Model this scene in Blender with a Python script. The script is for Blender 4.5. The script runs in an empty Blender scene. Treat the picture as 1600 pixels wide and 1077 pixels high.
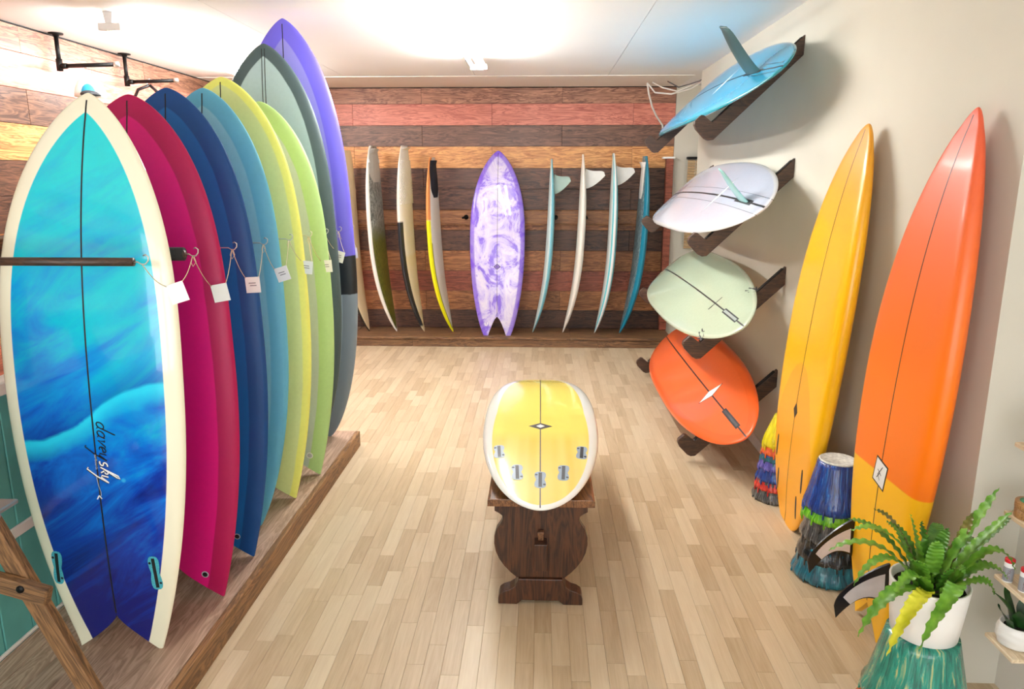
import bpy, bmesh, math, random
import numpy as np
from mathutils import Vector, Matrix
random.seed(7)
V = Vector
scn = bpy.context.scene
COL = scn.collection
# ------------------------------------------------------------------ camera, world, exposure
cam = bpy.data.objects.new('camera', bpy.data.cameras.new('camera'))
COL.objects.link(cam); scn.camera = cam
cam.data.sensor_width = 36.0; cam.data.sensor_fit = 'HORIZONTAL'
cam.data.lens = 1150 / 1600 * 36
cam.location = (0, 0, 1.70)
cam.rotation_euler = (math.pi / 2 - 0.22111, 0, 0.03816)
cam.data.clip_start = 0.05
world = bpy.data.worlds.new('world'); scn.world = world; world.use_nodes = True
bg = world.node_tree.nodes['Background']
bg.inputs[0].default_value = (0.97, 0.99, 1.0, 1); bg.inputs[1].default_value = 4.7
scn.view_settings.view_transform = 'Standard'; scn.view_settings.look = 'None'
scn.view_settings.gamma = 1.0; scn.view_settings.use_curve_mapping = False
scn.view_settings.exposure = 0.34
TUBE_STRENGTH = 105.0

# ------------------------------------------------------------------ helpers
def lin(c):
    r = []
    for v in c[:3]:
        v = v / 255.0
        r.append(v / 12.92 if v <= 0.04045 else ((v + 0.055) / 1.055) ** 2.4)
    return (r[0], r[1], r[2], 1.0)

MATS = {}
def mat_new(name):
    m = bpy.data.materials.new(name); m.use_nodes = True
    nt = m.node_tree
    b = nt.nodes['Principled BSDF']
    MATS[name] = m
    return m, nt, b
class G:
    """tiny node-graph helper"""
    def __init__(s, nt): s.nt = nt
    def n(s, typ, **kw):
        nd = s.nt.nodes.new(typ)
        for k, v in kw.items(): setattr(nd, k, v)
        return nd
    def l(s, a, b): s.nt.links.new(a, b)
    def attr(s, name):
        return s.n('ShaderNodeAttribute', attribute_name=name).outputs['Fac']
    def math(s, op, a, b=None, c=None, clamp=False):
        nd = s.n('ShaderNodeMath', operation=op); nd.use_clamp = clamp
        for i, v in enumerate((a, b, c)):
            if v is None: continue
            if isinstance(v, (int, float)): nd.inputs[i].default_value = v
            else: s.l(v, nd.inputs[i])
        return nd.outputs[0]
    def mix(s, f, a, b):
        nd = s.n('ShaderNodeMix', data_type='RGBA')
        for i, v in ((0, f), (6, a), (7, b)):
            if isinstance(v, (int, float)): nd.inputs[i].default_value = v
            elif isinstance(v, tuple): nd.inputs[i].default_value = v
            else: s.l(v, nd.inputs[i])
        return nd.outputs[2]
    def step(s, x, e, w=0.002):
        """0 below e, 1 above e"""
        nd = s.n('ShaderNodeMapRange'); nd.clamp = True
        s.l(x, nd.inputs[0]); nd.inputs[1].default_value = e - w; nd.inputs[2].default_value = e + w
        return nd.outputs[0]
    def ramp(s, f, stops):
        nd = s.n('ShaderNodeValToRGB'); cr = nd.color_ramp
        while len(cr.elements) < len(stops): cr.elements.new(0.5)
        for e, (p, c) in zip(cr.elements, stops): e.position = p; e.color = c
        s.l(f, nd.inputs[0]); return nd.outputs[0]
    def noise(s, vec, scale, detail=3, rough=0.5, dist=0.0):
        nd = s.n('ShaderNodeTexNoise')
        nd.inputs['Scale'].default_value = scale; nd.inputs['Detail'].default_value = detail
        nd.inputs['Roughness'].default_value = rough; nd.inputs['Distortion'].default_value = dist
        if vec is not None: s.l(vec, nd.inputs['Vector'])
        return nd.outputs[0]
    def mapping(s, vec, scale=(1, 1, 1), rot=(0, 0, 0), loc=(0, 0, 0)):
        nd = s.n('ShaderNodeMapping')
        nd.inputs['Scale'].default_value = scale; nd.inputs['Rotation'].default_value = rot
        nd.inputs['Location'].default_value = loc
        s.l(vec, nd.inputs['Vector']); return nd.outputs[0]
    def obj(s): return s.n('ShaderNodeTexCoord').outputs['Object']
    def xyz(s, x, y=None, z=None):
        nd = s.n('ShaderNodeCombineXYZ')
        for i, v in enumerate((x, y, z)):
            if v is not None: s.l(v, nd.inputs[i])
        return nd.outputs[0]
    def bump(s, h, strength, dist, bsdf):
        nd = s.n('ShaderNodeBump'); nd.inputs['Strength'].default_value = strength
        nd.inputs['Distance'].default_value = dist
        s.l(h, nd.inputs['Height']); s.l(nd.outputs[0], bsdf.inputs['Normal'])

def plain(name, c, rough=0.5, metal=0.0, coat=0.0, var=0.06, vs=12.0, bump=0.0):
    if name in MATS: return MATS[name]
    m, nt, b = mat_new(name); g = G(nt)
    c = lin(c)
    n = g.noise(g.obj(), vs, 3)
    lo = tuple(x * (1 - var) for x in c[:3]) + (1,); hi = tuple(min(1, x * (1 + var)) for x in c[:3]) + (1,)
    g.l(g.ramp(n, [(0.3, lo), (0.7, hi)]), b.inputs['Base Color'])
    b.inputs['Roughness'].default_value = rough; b.inputs['Metallic'].default_value = metal
    b.inputs['Coat Weight'].default_value = coat; b.inputs['Coat Roughness'].default_value = 0.08
    if bump: g.bump(n, bump, 0.004, b)
    return m

def wood(name, dark, light, length_axis=0, scale=1.0, rough=0.42, rvar=0.12, knots=True):
    """grain runs along the given local axis; every plank gets its own piece of the pattern"""
    m, nt, b = mat_new(name); g = G(nt)
    oi = g.n('ShaderNodeObjectInfo')
    co = g.n('ShaderNodeVectorMath', operation='ADD')
    g.l(g.obj(), co.inputs[0])
    off = g.n('ShaderNodeVectorMath', operation='SCALE')
    off.inputs[0].default_value = (17.3, 41.7, 29.1); g.l(oi.outputs['Random'], off.inputs['Scale'])
    g.l(off.outputs[0], co.inputs[1])
    sc = [9.0 * scale] * 3; sc[length_axis] = 0.9 * scale
    v = g.mapping(co.outputs[0], scale=tuple(sc))
    n1 = g.noise(v, 1.6, 4, 0.6, 1.6)
    rings = g.math('FRACT', g.math('MULTIPLY', n1, 7.0))
    rings = g.math('ABSOLUTE', g.math('SUBTRACT', g.math('MULTIPLY', rings, 2.0), 1.0))
    sc2 = [90.0 * scale] * 3; sc2[length_axis] = 4.0 * scale
    n2 = g.noise(g.mapping(co.outputs[0], scale=tuple(sc2)), 1.0, 2)
    f = g.math('ADD', g.math('MULTIPLY', rings, 0.34), g.math('ADD', g.math('MULTIPLY', n2, 0.36), g.math('MULTIPLY', n1, 0.34)))
    colr = g.ramp(f, [(0.30, lin(dark)), (0.70, lin(light))])
    hs = g.n('ShaderNodeHueSaturation')
    g.l(colr, hs.inputs['Color'])
    g.l(g.math('ADD', g.math('MULTIPLY', oi.outputs['Random'], 2 * rvar), 1 - rvar), hs.inputs['Value'])
    g.l(hs.outputs[0], b.inputs['Base Color'])
    b.inputs['Roughness'].default_value = rough
    g.bump(f, 0.25, 0.002, b)
    return m

def lap(name, centre, band_c, band=0.07, rough=0.5, coat=0.0, weave=0.05):
    """resin-tinted board: centre colour, denser lap band along the rail"""
    m, nt, b = mat_new(name); g = G(nt)
    e = g.attr('edge')
    wob = g.noise(g.xyz(g.attr('sx'), g.attr('tl')), 6.0, 2)
    e2 = g.math('ADD', e, g.math('MULTIPLY', g.math('SUBTRACT', wob, 0.5), 0.008))
    c = g.mix(g.step(e2, band, 0.0025), lin(band_c), lin(centre))
    n = g.noise(g.obj(), 60.0, 2)
    hs = g.n('ShaderNodeHueSaturation'); g.l(c, hs.inputs['Color'])
    g.l(g.math('ADD', g.math('MULTIPLY', n, 2 * weave), 1 - weave), hs.inputs['Value'])
    g.l(hs.outputs[0], b.inputs['Base Color'])
    b.inputs['Roughness'].default_value = rough; b.inputs['Coat Weight'].default_value = coat
    b.inputs['Coat Roughness'].default_value = 0.06
    return m

def mesh_obj(name, verts, faces, mat, parent=None, smooth=False, mats=None, fm=None):
    me = bpy.data.meshes.new(name)
    me.from_pydata([tuple(v) for v in verts], [], faces); me.update()
    if mats:
        for x in mats: me.materials.append(x)
        if fm: me.polygons.foreach_set('material_index', fm)
    elif mat: me.materials.append(mat)
    if smooth: me.polygons.foreach_set('use_smooth', [True] * len(me.polygons))
    o = bpy.data.objects.new(name, me); COL.objects.link(o)
    if parent: o.parent = parent
    return o
def bm_obj(name, bm, mat, parent=None, smooth=False):
    me = bpy.data.meshes.new(name); bm.to_mesh(me); bm.free()
    if mat: me.materials.append(mat)
    if smooth: me.polygons.foreach_set('use_smooth', [True] * len(me.polygons))
    o = bpy.data.objects.new(name, me); COL.objects.link(o)
    if parent: o.parent = parent
    return o
def box(name, lo, hi, mat, parent=None, bevel=0.0, seg=1, local=False):
    """box with its own origin at its centre (so that object coordinates follow the piece)"""
    lo = V(lo); hi = V(hi); c = (lo + hi) / 2; h = (hi - lo) / 2
    bm = bmesh.new(); bmesh.ops.create_cube(bm, size=2)
    for v in bm.verts: v.co = V((v.co.x * h.x, v.co.y * h.y, v.co.z * h.z))
    if bevel: bmesh.ops.bevel(bm, geom=bm.edges[:], offset=bevel, segments=seg, affect='EDGES', profile=0.6)
    o = bm_obj(name, bm, mat, parent)
    o.location = c
    return o
def prism(name, poly, axis, a0, a1, mat, parent=None, bevel=0.0):
    """polygon (2-D list) extruded along axis 'x','y' or 'z'; polygon in the two other axes in order"""
    def p3(p, a):
        return {'x': (a, p[0], p[1]), 'y': (p[0], a, p[1]), 'z': (p[0], p[1], a)}[axis]
    bm = bmesh.new(); n = len(poly)
    A = [bm.verts.new(p3(p, a0)) for p in poly]; B = [bm.verts.new(p3(p, a1)) for p in poly]
    bm.faces.new(A); bm.faces.new(B[::-1])
    for i in range(n): bm.faces.new((A[i], B[i], B[(i + 1) % n], A[(i + 1) % n]))
    bmesh.ops.recalc_face_normals(bm, faces=bm.faces[:])
    if bevel:
        ed = [e for e in bm.edges if e.calc_face_angle(0) > 0.5]
        bmesh.ops.bevel(bm, geom=ed, offset=bevel, segments=2, affect='EDGES', profile=0.6)
    bmesh.ops.triangulate(bm, faces=[f for f in bm.faces if len(f.verts) > 4])
    return bm_obj(name, bm, mat, parent)
def tube(name, pts, r, mat, parent=None, seg=8, closed=True):
    pts = [V(p) for p in pts]; vs = []; fs = []
    rr = r if isinstance(r, (list, tuple)) else [r] * len(pts)
    prev = None
    for i, p in enumerate(pts):
        t = (pts[min(i + 1, len(pts) - 1)] - pts[max(i - 1, 0)]).normalized()
        if prev is None:
            a = t.orthogonal().normalized()
        else:
            a = (prev - t * prev.dot(t))
            a = a.normalized() if a.length > 1e-6 else t.orthogonal().normalized()
        prev = a; b2 = t.cross(a)
        for k in range(seg):
            an = 2 * math.pi * k / seg
            vs.append(p + (a * math.cos(an) + b2 * math.sin(an)) * rr[i])
    for i in range(len(pts) - 1):
        for k in range(seg):
            a0 = i * seg + k; a1 = i * seg + (k + 1) % seg
            fs.append((a0, a1, a1 + seg, a0 + seg))
    fs.append(tuple(range(seg))[::-1]); fs.append(tuple(range((len(pts) - 1) * seg, len(pts) * seg)))
    return mesh_obj(name, vs, fs, mat, parent, smooth=True)
def lathe(name, prof, mat, parent=None, seg=32, cap=True, radial=None, loc=(0, 0, 0)):
    vs = []; fs = []
    for i, (r, z) in enumerate(prof):
        for k in range(seg):
            a = 2 * math.pi * k / seg
            q = radial(a, i, r, z) if radial else (r, z)
            vs.append((q[0] * math.cos(a), q[0] * math.sin(a), q[1]))
    for i in range(len(prof) - 1):
        for k in range(seg):
            a0 = i * seg + k; a1 = i * seg + (k + 1) % seg
            fs.append((a0, a1, a1 + seg, a0 + seg))
    if cap:
        fs.append(tuple(range(seg))[::-1]); fs.append(tuple(range((len(prof) - 1) * seg, len(prof) * seg)))
    o = mesh_obj(name, vs, fs, mat, parent, smooth=True); o.location = loc
    return o
def auto_smooth(o, ang=40):
    bm = bmesh.new(); bm.from_mesh(o.data)
    for e in bm.edges: e.smooth = e.calc_face_angle(0) < math.radians(ang)
    for f in bm.faces: f.smooth = True
    bm.to_mesh(o.data); bm.free()
def thing(name, label, cat, loc=(0, 0, 0), group=None, rz=0.0):
    o = bpy.data.objects.new(name, None); COL.objects.link(o); o.empty_display_size = 0.1
    o.location = loc; o.rotation_euler = (0, 0, rz)
    o['label'] = label; o['category'] = cat
    if group: o['group'] = group
    return o
def tag(o, label, cat, group=None):
    o['label'] = label; o['category'] = cat
    if group: o['group'] = group
    return o
def struct(o):
    o['kind'] = 'structure'; return o

# ------------------------------------------------------------------ room dimensions (metres)
XL, XR, YB, ZC, YF = -3.22, 1.415, 7.96, 2.63, -1.6

# ------------------------------------------------------------------ materials of the setting
M_ceil = plain('ceiling_paint', (250, 250, 250), 0.85, var=0.01, vs=2)
M_wall = plain('cream_wall_paint', (208, 204, 190), 0.8, var=0.02, vs=3, bump=0.05)
M_wall2 = plain('pale_wall_paint', (218, 216, 207), 0.8, var=0.02, vs=3, bump=0.05)
M_trim = plain('white_trim_paint', (242, 240, 234), 0.5, var=0.02)
M_black = plain('black_gap', (16, 14, 14), 0.8)
ROWS = [wood('plank_swirl_brown', (96, 58, 46), (186, 138, 112), 0),
        wood('plank_rose', (168, 88, 74), (224, 146, 126), 0, rvar=0.07),
        wood('plank_umber', (62, 42, 36), (140, 102, 82), 0),
        wood('plank_honey', (164, 98, 50), (236, 178, 114), 0, rvar=0.07),
        wood('plank_dark', (46, 27, 21), (116, 78, 58), 0),
        wood('plank_tan', (104, 60, 32), (188, 126, 78), 0),
        wood('plank_russet', (102, 46, 32), (172, 94, 70), 0),
        wood('plank_espresso', (38, 22, 18), (96, 64, 48), 0)]
ROWCOL = [0, 1, 2, 3, 4, 4, 5, 4, 5, 6, 5, 7, 7]

# floor
def floor_material():
    m, nt, b = mat_new('maple_laminate'); g = G(nt)
    t = g.attr('tint')
    co = g.n('ShaderNodeVectorMath', operation='ADD')
    g.l(g.n('ShaderNodeNewGeometry').outputs['Position'], co.inputs[0])
    g.l(g.xyz(g.math('MULTIPLY', t, 37.0), g.math('MULTIPLY', t, 91.0)), co.inputs[1])
    v = g.mapping(co.outputs[0], scale=(16, 1.3, 1))
    n1 = g.noise(v, 1.7, 4, 0.6, 1.2)
    n2 = g.noise(g.mapping(co.outputs[0], scale=(160, 6, 1)), 1.0, 2)
    f = g.math('ADD', g.math('MULTIPLY', n1, 0.45), g.math('ADD', g.math('MULTIPLY', n2, 0.22), g.math('MULTIPLY', t, 0.36)))
    c = g.ramp(f, [(0.2, lin((168, 143, 110))), (0.5, lin((198, 177, 146))), (0.8, lin((214, 197, 168)))])
    g.l(c, b.inputs['Base Color'])
    b.inputs['Roughness'].default_value = 0.38
    b.inputs['Specular IOR Level'].default_value = 0.4
    return m
M_floor = floor_material()
M_under = plain('floor_joint', (160, 124, 88), 0.8)
fl = struct(box('floor', (XL - 0.1, YF - 0.1, -0.06), (2.1, YB + 0.1, -0.004), M_under))
SW, SG = 0.0655, 0.0006
pieces = []
ncol = int((2.05 - XL) / SW)
for i in range(ncol):
    x0 = XL + i * SW
    y = YF - random.random() * 0.4
    while y < YB:
        ln = random.choice((0.26, 0.33, 0.4, 0.4, 0.47))
        y1 = y + ln
        a, c = max(y, YF), min(y1, YB)
        if c - a > 0.03: pieces.append((x0, a, x0 + SW, c))
        y = y1
def strip_geo(p, vs, fs, tv):
    x0, y0, x1, y1 = p; n = len(vs); h = SG / 2; ch = 0.0007
    x0 += h; x1 -= h; y0 += h; y1 -= h
    vs += [(x0, y0, -0.004), (x1, y0, -0.004), (x1, y1, -0.004), (x0, y1, -0.004),
           (x0, y0, -ch), (x1, y0, -ch), (x1, y1, -ch), (x0, y1, -ch),
           (x0 + ch, y0 + ch, 0), (x1 - ch, y0 + ch, 0), (x1 - ch, y1 - ch, 0), (x0 + ch, y1 - ch, 0)]
    for q in (0, 4):
        for k in range(4):
            k2 = (k + 1) % 4
            fs.append((n + q + k, n + q + k2, n + q + 4 + k2, n + q + 4 + k))
    fs.append((n + 8, n + 9, n + 10, n + 11))
    tv += [random.random()] * 12
def strips(name, plist, locd=None):
    vs, fs, tv = [], [], []
    for p in plist: strip_geo(p, vs, fs, tv)
    o = mesh_obj(name, vs, fs, M_floor, fl)
    at = o.data.attributes.new('tint', 'FLOAT', 'POINT'); at.data.foreach_set('value', tv)
    return o
def seen(p):
    xc = (p[0] + p[2]) / 2; yc = (p[1] + p[3]) / 2
    return -1.16 < xc < 1.40 and 1.9 < yc and abs(xc - (-0.02)) < 0.72 * yc
near = sorted([p for p in pieces if seen(p)], key=lambda p: p[1])[:300]
ns = set(near)
fl_c = fl.location.copy()
for p in near:
    o = strips('strip', [p])
    o.matrix_parent_inverse = Matrix.Translation(-fl_c)
o = strips('strip_field', [p for p in pieces if p not in ns]); o['kind'] = 'stuff'
o.matrix_parent_inverse = Matrix.Translation(-fl_c)

# ceiling with its wide panels
ce = struct(box('ceiling', (XL - 0.1, YF - 0.1, ZC + 0.012), (2.1, YB + 0.1, ZC + 0.1), plain('ceiling_seam', (196, 192, 186), 0.8)))
xs = [XL - 0.1, -1.83, -0.61, 0.61, 2.1]
for i in range(4):
    for (y0, y1) in ((YF - 0.1, 1.62), (1.62, 4.06), (4.06, YB + 0.1)):
        p = box('ceiling_panel', (xs[i] + 0.002, y0 + 0.001, ZC), (xs[i + 1] - 0.002, y1 - 0.001, ZC + 0.014), M_ceil, None)
        p.parent = ce; p.matrix_parent_inverse = Matrix.Translation(-ce.location)

def plank_wall(wall, rows_z, joints, lo, hi, axis, face, sgn):
    """planks along x (axis 0) or y (axis 1); 'face' is the wall plane, sgn the side they stand proud to"""
    for r in range(len(rows_z) - 1):
        z1, z0 = rows_z[r], rows_z[r + 1]
        js = [lo] + [j for j in joints[r % 2] if lo + 0.05 < j < hi - 0.05] + [hi]
        for a, c in zip(js[:-1], js[1:]):
            th = 0.012 + random.uniform(-0.001, 0.002)
            g = 0.0012
            if axis == 0:
                l = (a + g, min(face, face + sgn * th), z0 + g); h = (c - g, max(face, face + sgn * th), z1 - g)
                o = box('plank', l, h, ROWS[ROWCOL[r]], None, bevel=0.0012)
            else:
                o = box('plank', (-(c - a) / 2 + g, -th / 2, -(z1 - z0) / 2 + g), ((c - a) / 2 - g, th / 2, (z1 - z0) / 2 - g), ROWS[ROWCOL[r]], None, bevel=0.0012)
                o.rotation_euler = (0, 0, math.pi / 2)
                o.location = (face + sgn * th / 2, (a + c) / 2, (z0 + z1) / 2)
            o.parent = wall; o.matrix_parent_inverse = Matrix.Translation(-wall.location)
RZ = [2.618, 2.462, 2.246, 2.034, 1.812, 1.598, 1.381, 1.166, 0.947, 0.729, 0.510, 0.298, 0.10, 0.0]
wb = struct(box('wall_back', (XL - 0.1, YB + 0.012, 0), (1.38, YB + 0.1, ZC), M_black))
plank_wall(wb, RZ, ([-2.69, -1.245, 0.217], [-1.97, -0.512, 0.949]), XL, 1.378, 0, YB + 0.012, -1)
wl = struct(box('wall_left', (XL - 0.1, YF, 0), (XL - 0.012, YB, ZC), M_black))
plank_wall(wl, RZ, ([-1.1, 0.34, 1.8, 3.26, 4.72, 6.18], [-0.4, 1.07, 2.53, 3.99, 5.45, 6.91]), YF, YB - 0.01, 1, XL - 0.012, 1)
# right wall, its return and the recesses at both ends
struct(box('wall_right', (XR, 2.285, 0), (XR + 0.50, 6.93, ZC), M_wall))
struct(box('wall_recess_back', (1.38, YB, 0), (2.1, YB + 0.1, ZC), M_wall))
struct(box('wall_recess_side', (1.98, 6.93, 0), (2.08, YB, ZC), M_wall))
struct(box('wall_shelf_side', (1.58, YF, 0), (1.70, 2.285, ZC), M_wall2))
struct(box('baseboard_right', (XR - 0.014, 2.285, 0), (XR, 6.93, 0.07), M_trim, bevel=0.003))
struct(box('trim_1', (XL, 7.15, ZC - 0.005), (1.4, YB - 0.005, ZC), M_trim))
# shop front behind the camera: piers and a lintel around big panes
wf = struct(box('wall_front', (XL - 0.1, YF - 0.12, 2.45), (1.7, YF, ZC), M_wall2))
for i, (a, c) in enumerate(((XL - 0.1, -2.9), (-1.35, -1.15), (0.35, 0.55), (1.45, 1.7))):
    pier = box('pier', (a, YF - 0.12, 0), (c, YF, 2.45), M_wall2); pier.parent = wf
    pier.matrix_parent_inverse = Matrix.Translation(-wf.location)
for i, (a, c) in enumerate(((-2.9, -1.35), (-1.15, 0.35), (0.55, 1.45))):
    s = box('sill_wall', (a, YF - 0.1, 0), (c, YF - 0.02, 0.25), M_wall2); s.parent = wf
    s.matrix_parent_inverse = Matrix.Translation(-wf.location)
    w = struct(box('window_%d' % (i + 1), (a, YF - 0.10, 0.25), (c, YF - 0.04, 0.29), M_trim))
    for (l, h) in (((a, YF - 0.1, 2.41), (c, YF - 0.04, 2.45)), ((a, YF - 0.1, 0.29), (a + 0.04, YF - 0.04, 2.41)),
                   ((c - 0.04, YF - 0.1, 0.29), (c, YF - 0.04, 2.41)), (((a + c) / 2 - 0.02, YF - 0.1, 0.29), ((a + c) / 2 + 0.02, YF - 0.04, 2.41)),
                   ((a, YF - 0.1, 1.9), (c, YF - 0.04, 1.94))):
        f = box('window_frame', l, h, M_trim); f.parent = w; f.matrix_parent_inverse = Matrix.Translation(-w.location)
# plinth under the back boards
M_plinth = wood('plinth_wood', (70, 48, 32), (134, 98, 64), 0, rough=0.5)
pl = thing('plinth', 'long low brown timber plinth along the planked back wall', 'plinth', (-0.9, 7.7, 0))
def child_world(o, root):
    o.parent = root
    bpy.context.view_layer.update()
    o.matrix_parent_inverse = root.matrix_world.inverted()
    return o
for (a, c) in ((-3.2, -1.96), (-1.958, -0.83), (-0.828, 0.32), (0.322, 1.36)):
    child_world(box('top_board', (a, 7.42, 0.078), (c, 7.935, 0.104), M_plinth, bevel=0.003), pl)
for (a, c) in ((-3.2, -1.32), (-1.318, 0.6), (0.602, 1.36)):
    child_world(box('front_board', (a, 7.432, 0.0), (c, 7.46, 0.077), M_plinth, bevel=0.003), pl)

# rail with pegs across the back wall
M_rail = wood('rail_wood', (110, 68, 38), (176, 120, 74), 0)
M_iron = plain('black_iron', (22, 21, 21), 0.45, metal=0.6)
rl = thing('peg_rail', 'brown timber rail with black pegs across the planked back wall', 'rail', (-0.9, 7.93, 1.25))
child_world(box('rail_board', (-3.0, 7.915, 1.235), (1.30, 7.947, 1.375), M_rail, bevel=0.004), rl)
child_world(box('rail_ledge', (-3.0, 7.885, 1.225), (1.30, 7.947, 1.236), M_rail, bevel=0.003), rl)
for x in (-2.02, -1.75, -1.44, -1.15, -0.79, 0.16, 0.47, 0.78, 1.10):
    child_world(tube('peg', [(x, 7.93, 1.305), (x, 7.905, 1.305), (x, 7.90, 1.305), (x, 7.56, 1.315)], [0.026, 0.026, 0.011, 0.011], M_iron, seg=12), rl)
# post, cap and blind in the far right recess
ps = thing('corner_post', 'reddish brown timber post with white cap at right end of back wall', 'post', (1.33, 7.88, 0))
child_world(box('post', (1.29, 7.86, 0.104), (1.365, 7.935, 1.905), ROWS[6], bevel=0.004), ps)
child_world(box('post_cap', (1.255, 7.84, 1.905), (1.378, 7.945, 1.925), M_trim, bevel=0.003), ps)
M_bam = wood('bamboo', (150, 116, 74), (208, 178, 134), 0, scale=3)
bl = thing('bamboo_blind', 'woven bamboo blind hanging in the cream recess behind the racked boards', 'blind', (1.62, 7.9, 1.9))
child_world(box('headrail', (1.51, 7.885, 1.90), (1.92, 7.945, 1.925), M_iron, bevel=0.003), bl)
for i in range(32):
    z = 1.89 - i * 0.0285
    child_world(box('slat', (1.52, 7.915, z - 0.0255), (1.90, 7.923, z), M_bam, bevel=0.002), bl)
for x in (1.6, 1.82):
    child_world(tube('blind_cord', [(x, 7.912, 1.9), (x, 7.912, 0.98)], 0.002, M_trim, seg=5), bl)

# ------------------------------------------------------------------ ceiling fixtures (they light the room)
M_fix = plain('white_enamel', (240, 240, 238), 0.4, var=0.01)
def tube_mat():
    m, nt, b = mat_new('lit_tube')
    b.inputs['Base Color'].default_value = (1, 1, 1, 1)
    b.inputs['Emission Color'].default_value = (1.0, 0.985, 0.955, 1)
    b.inputs['Emission Strength'].default_value = TUBE_STRENGTH
    return m
M_tube = tube_mat()
def fixture(x, y0, y1, label):
    r = thing('fluorescent_light', label, 'light', (x, (y0 + y1) / 2, ZC), 'ceiling tube lights')
    h = (y1 - y0) / 2
    prism('housing', [(-0.03, 0.0), (0.03, 0.0), (0.02, -0.06), (-0.02, -0.06)], 'y', -h, h, M_fix, r, bevel=0.003)
    for s in (-1, 1):
        prism('lampholder', [(-0.065, -0.06), (0.065, -0.06), (0.065, -0.10), (-0.065, -0.10)], 'y', s * h - s * 0.002, s * h - s * 0.03, M_fix, r, bevel=0.003)
        tube('lamp_tube', [(s * 0.046, -h + 0.03, -0.08), (s * 0.046, h - 0.03, -0.08)], 0.013, M_tube, r, seg=12)
fixture(-0.49, 3.62, 6.06, 'white fluorescent tube light on ceiling before the middle of the back wall')
fixture(-2.47, 4.40, 6.84, 'white fluorescent tube light on ceiling above the left planked wall')
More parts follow.
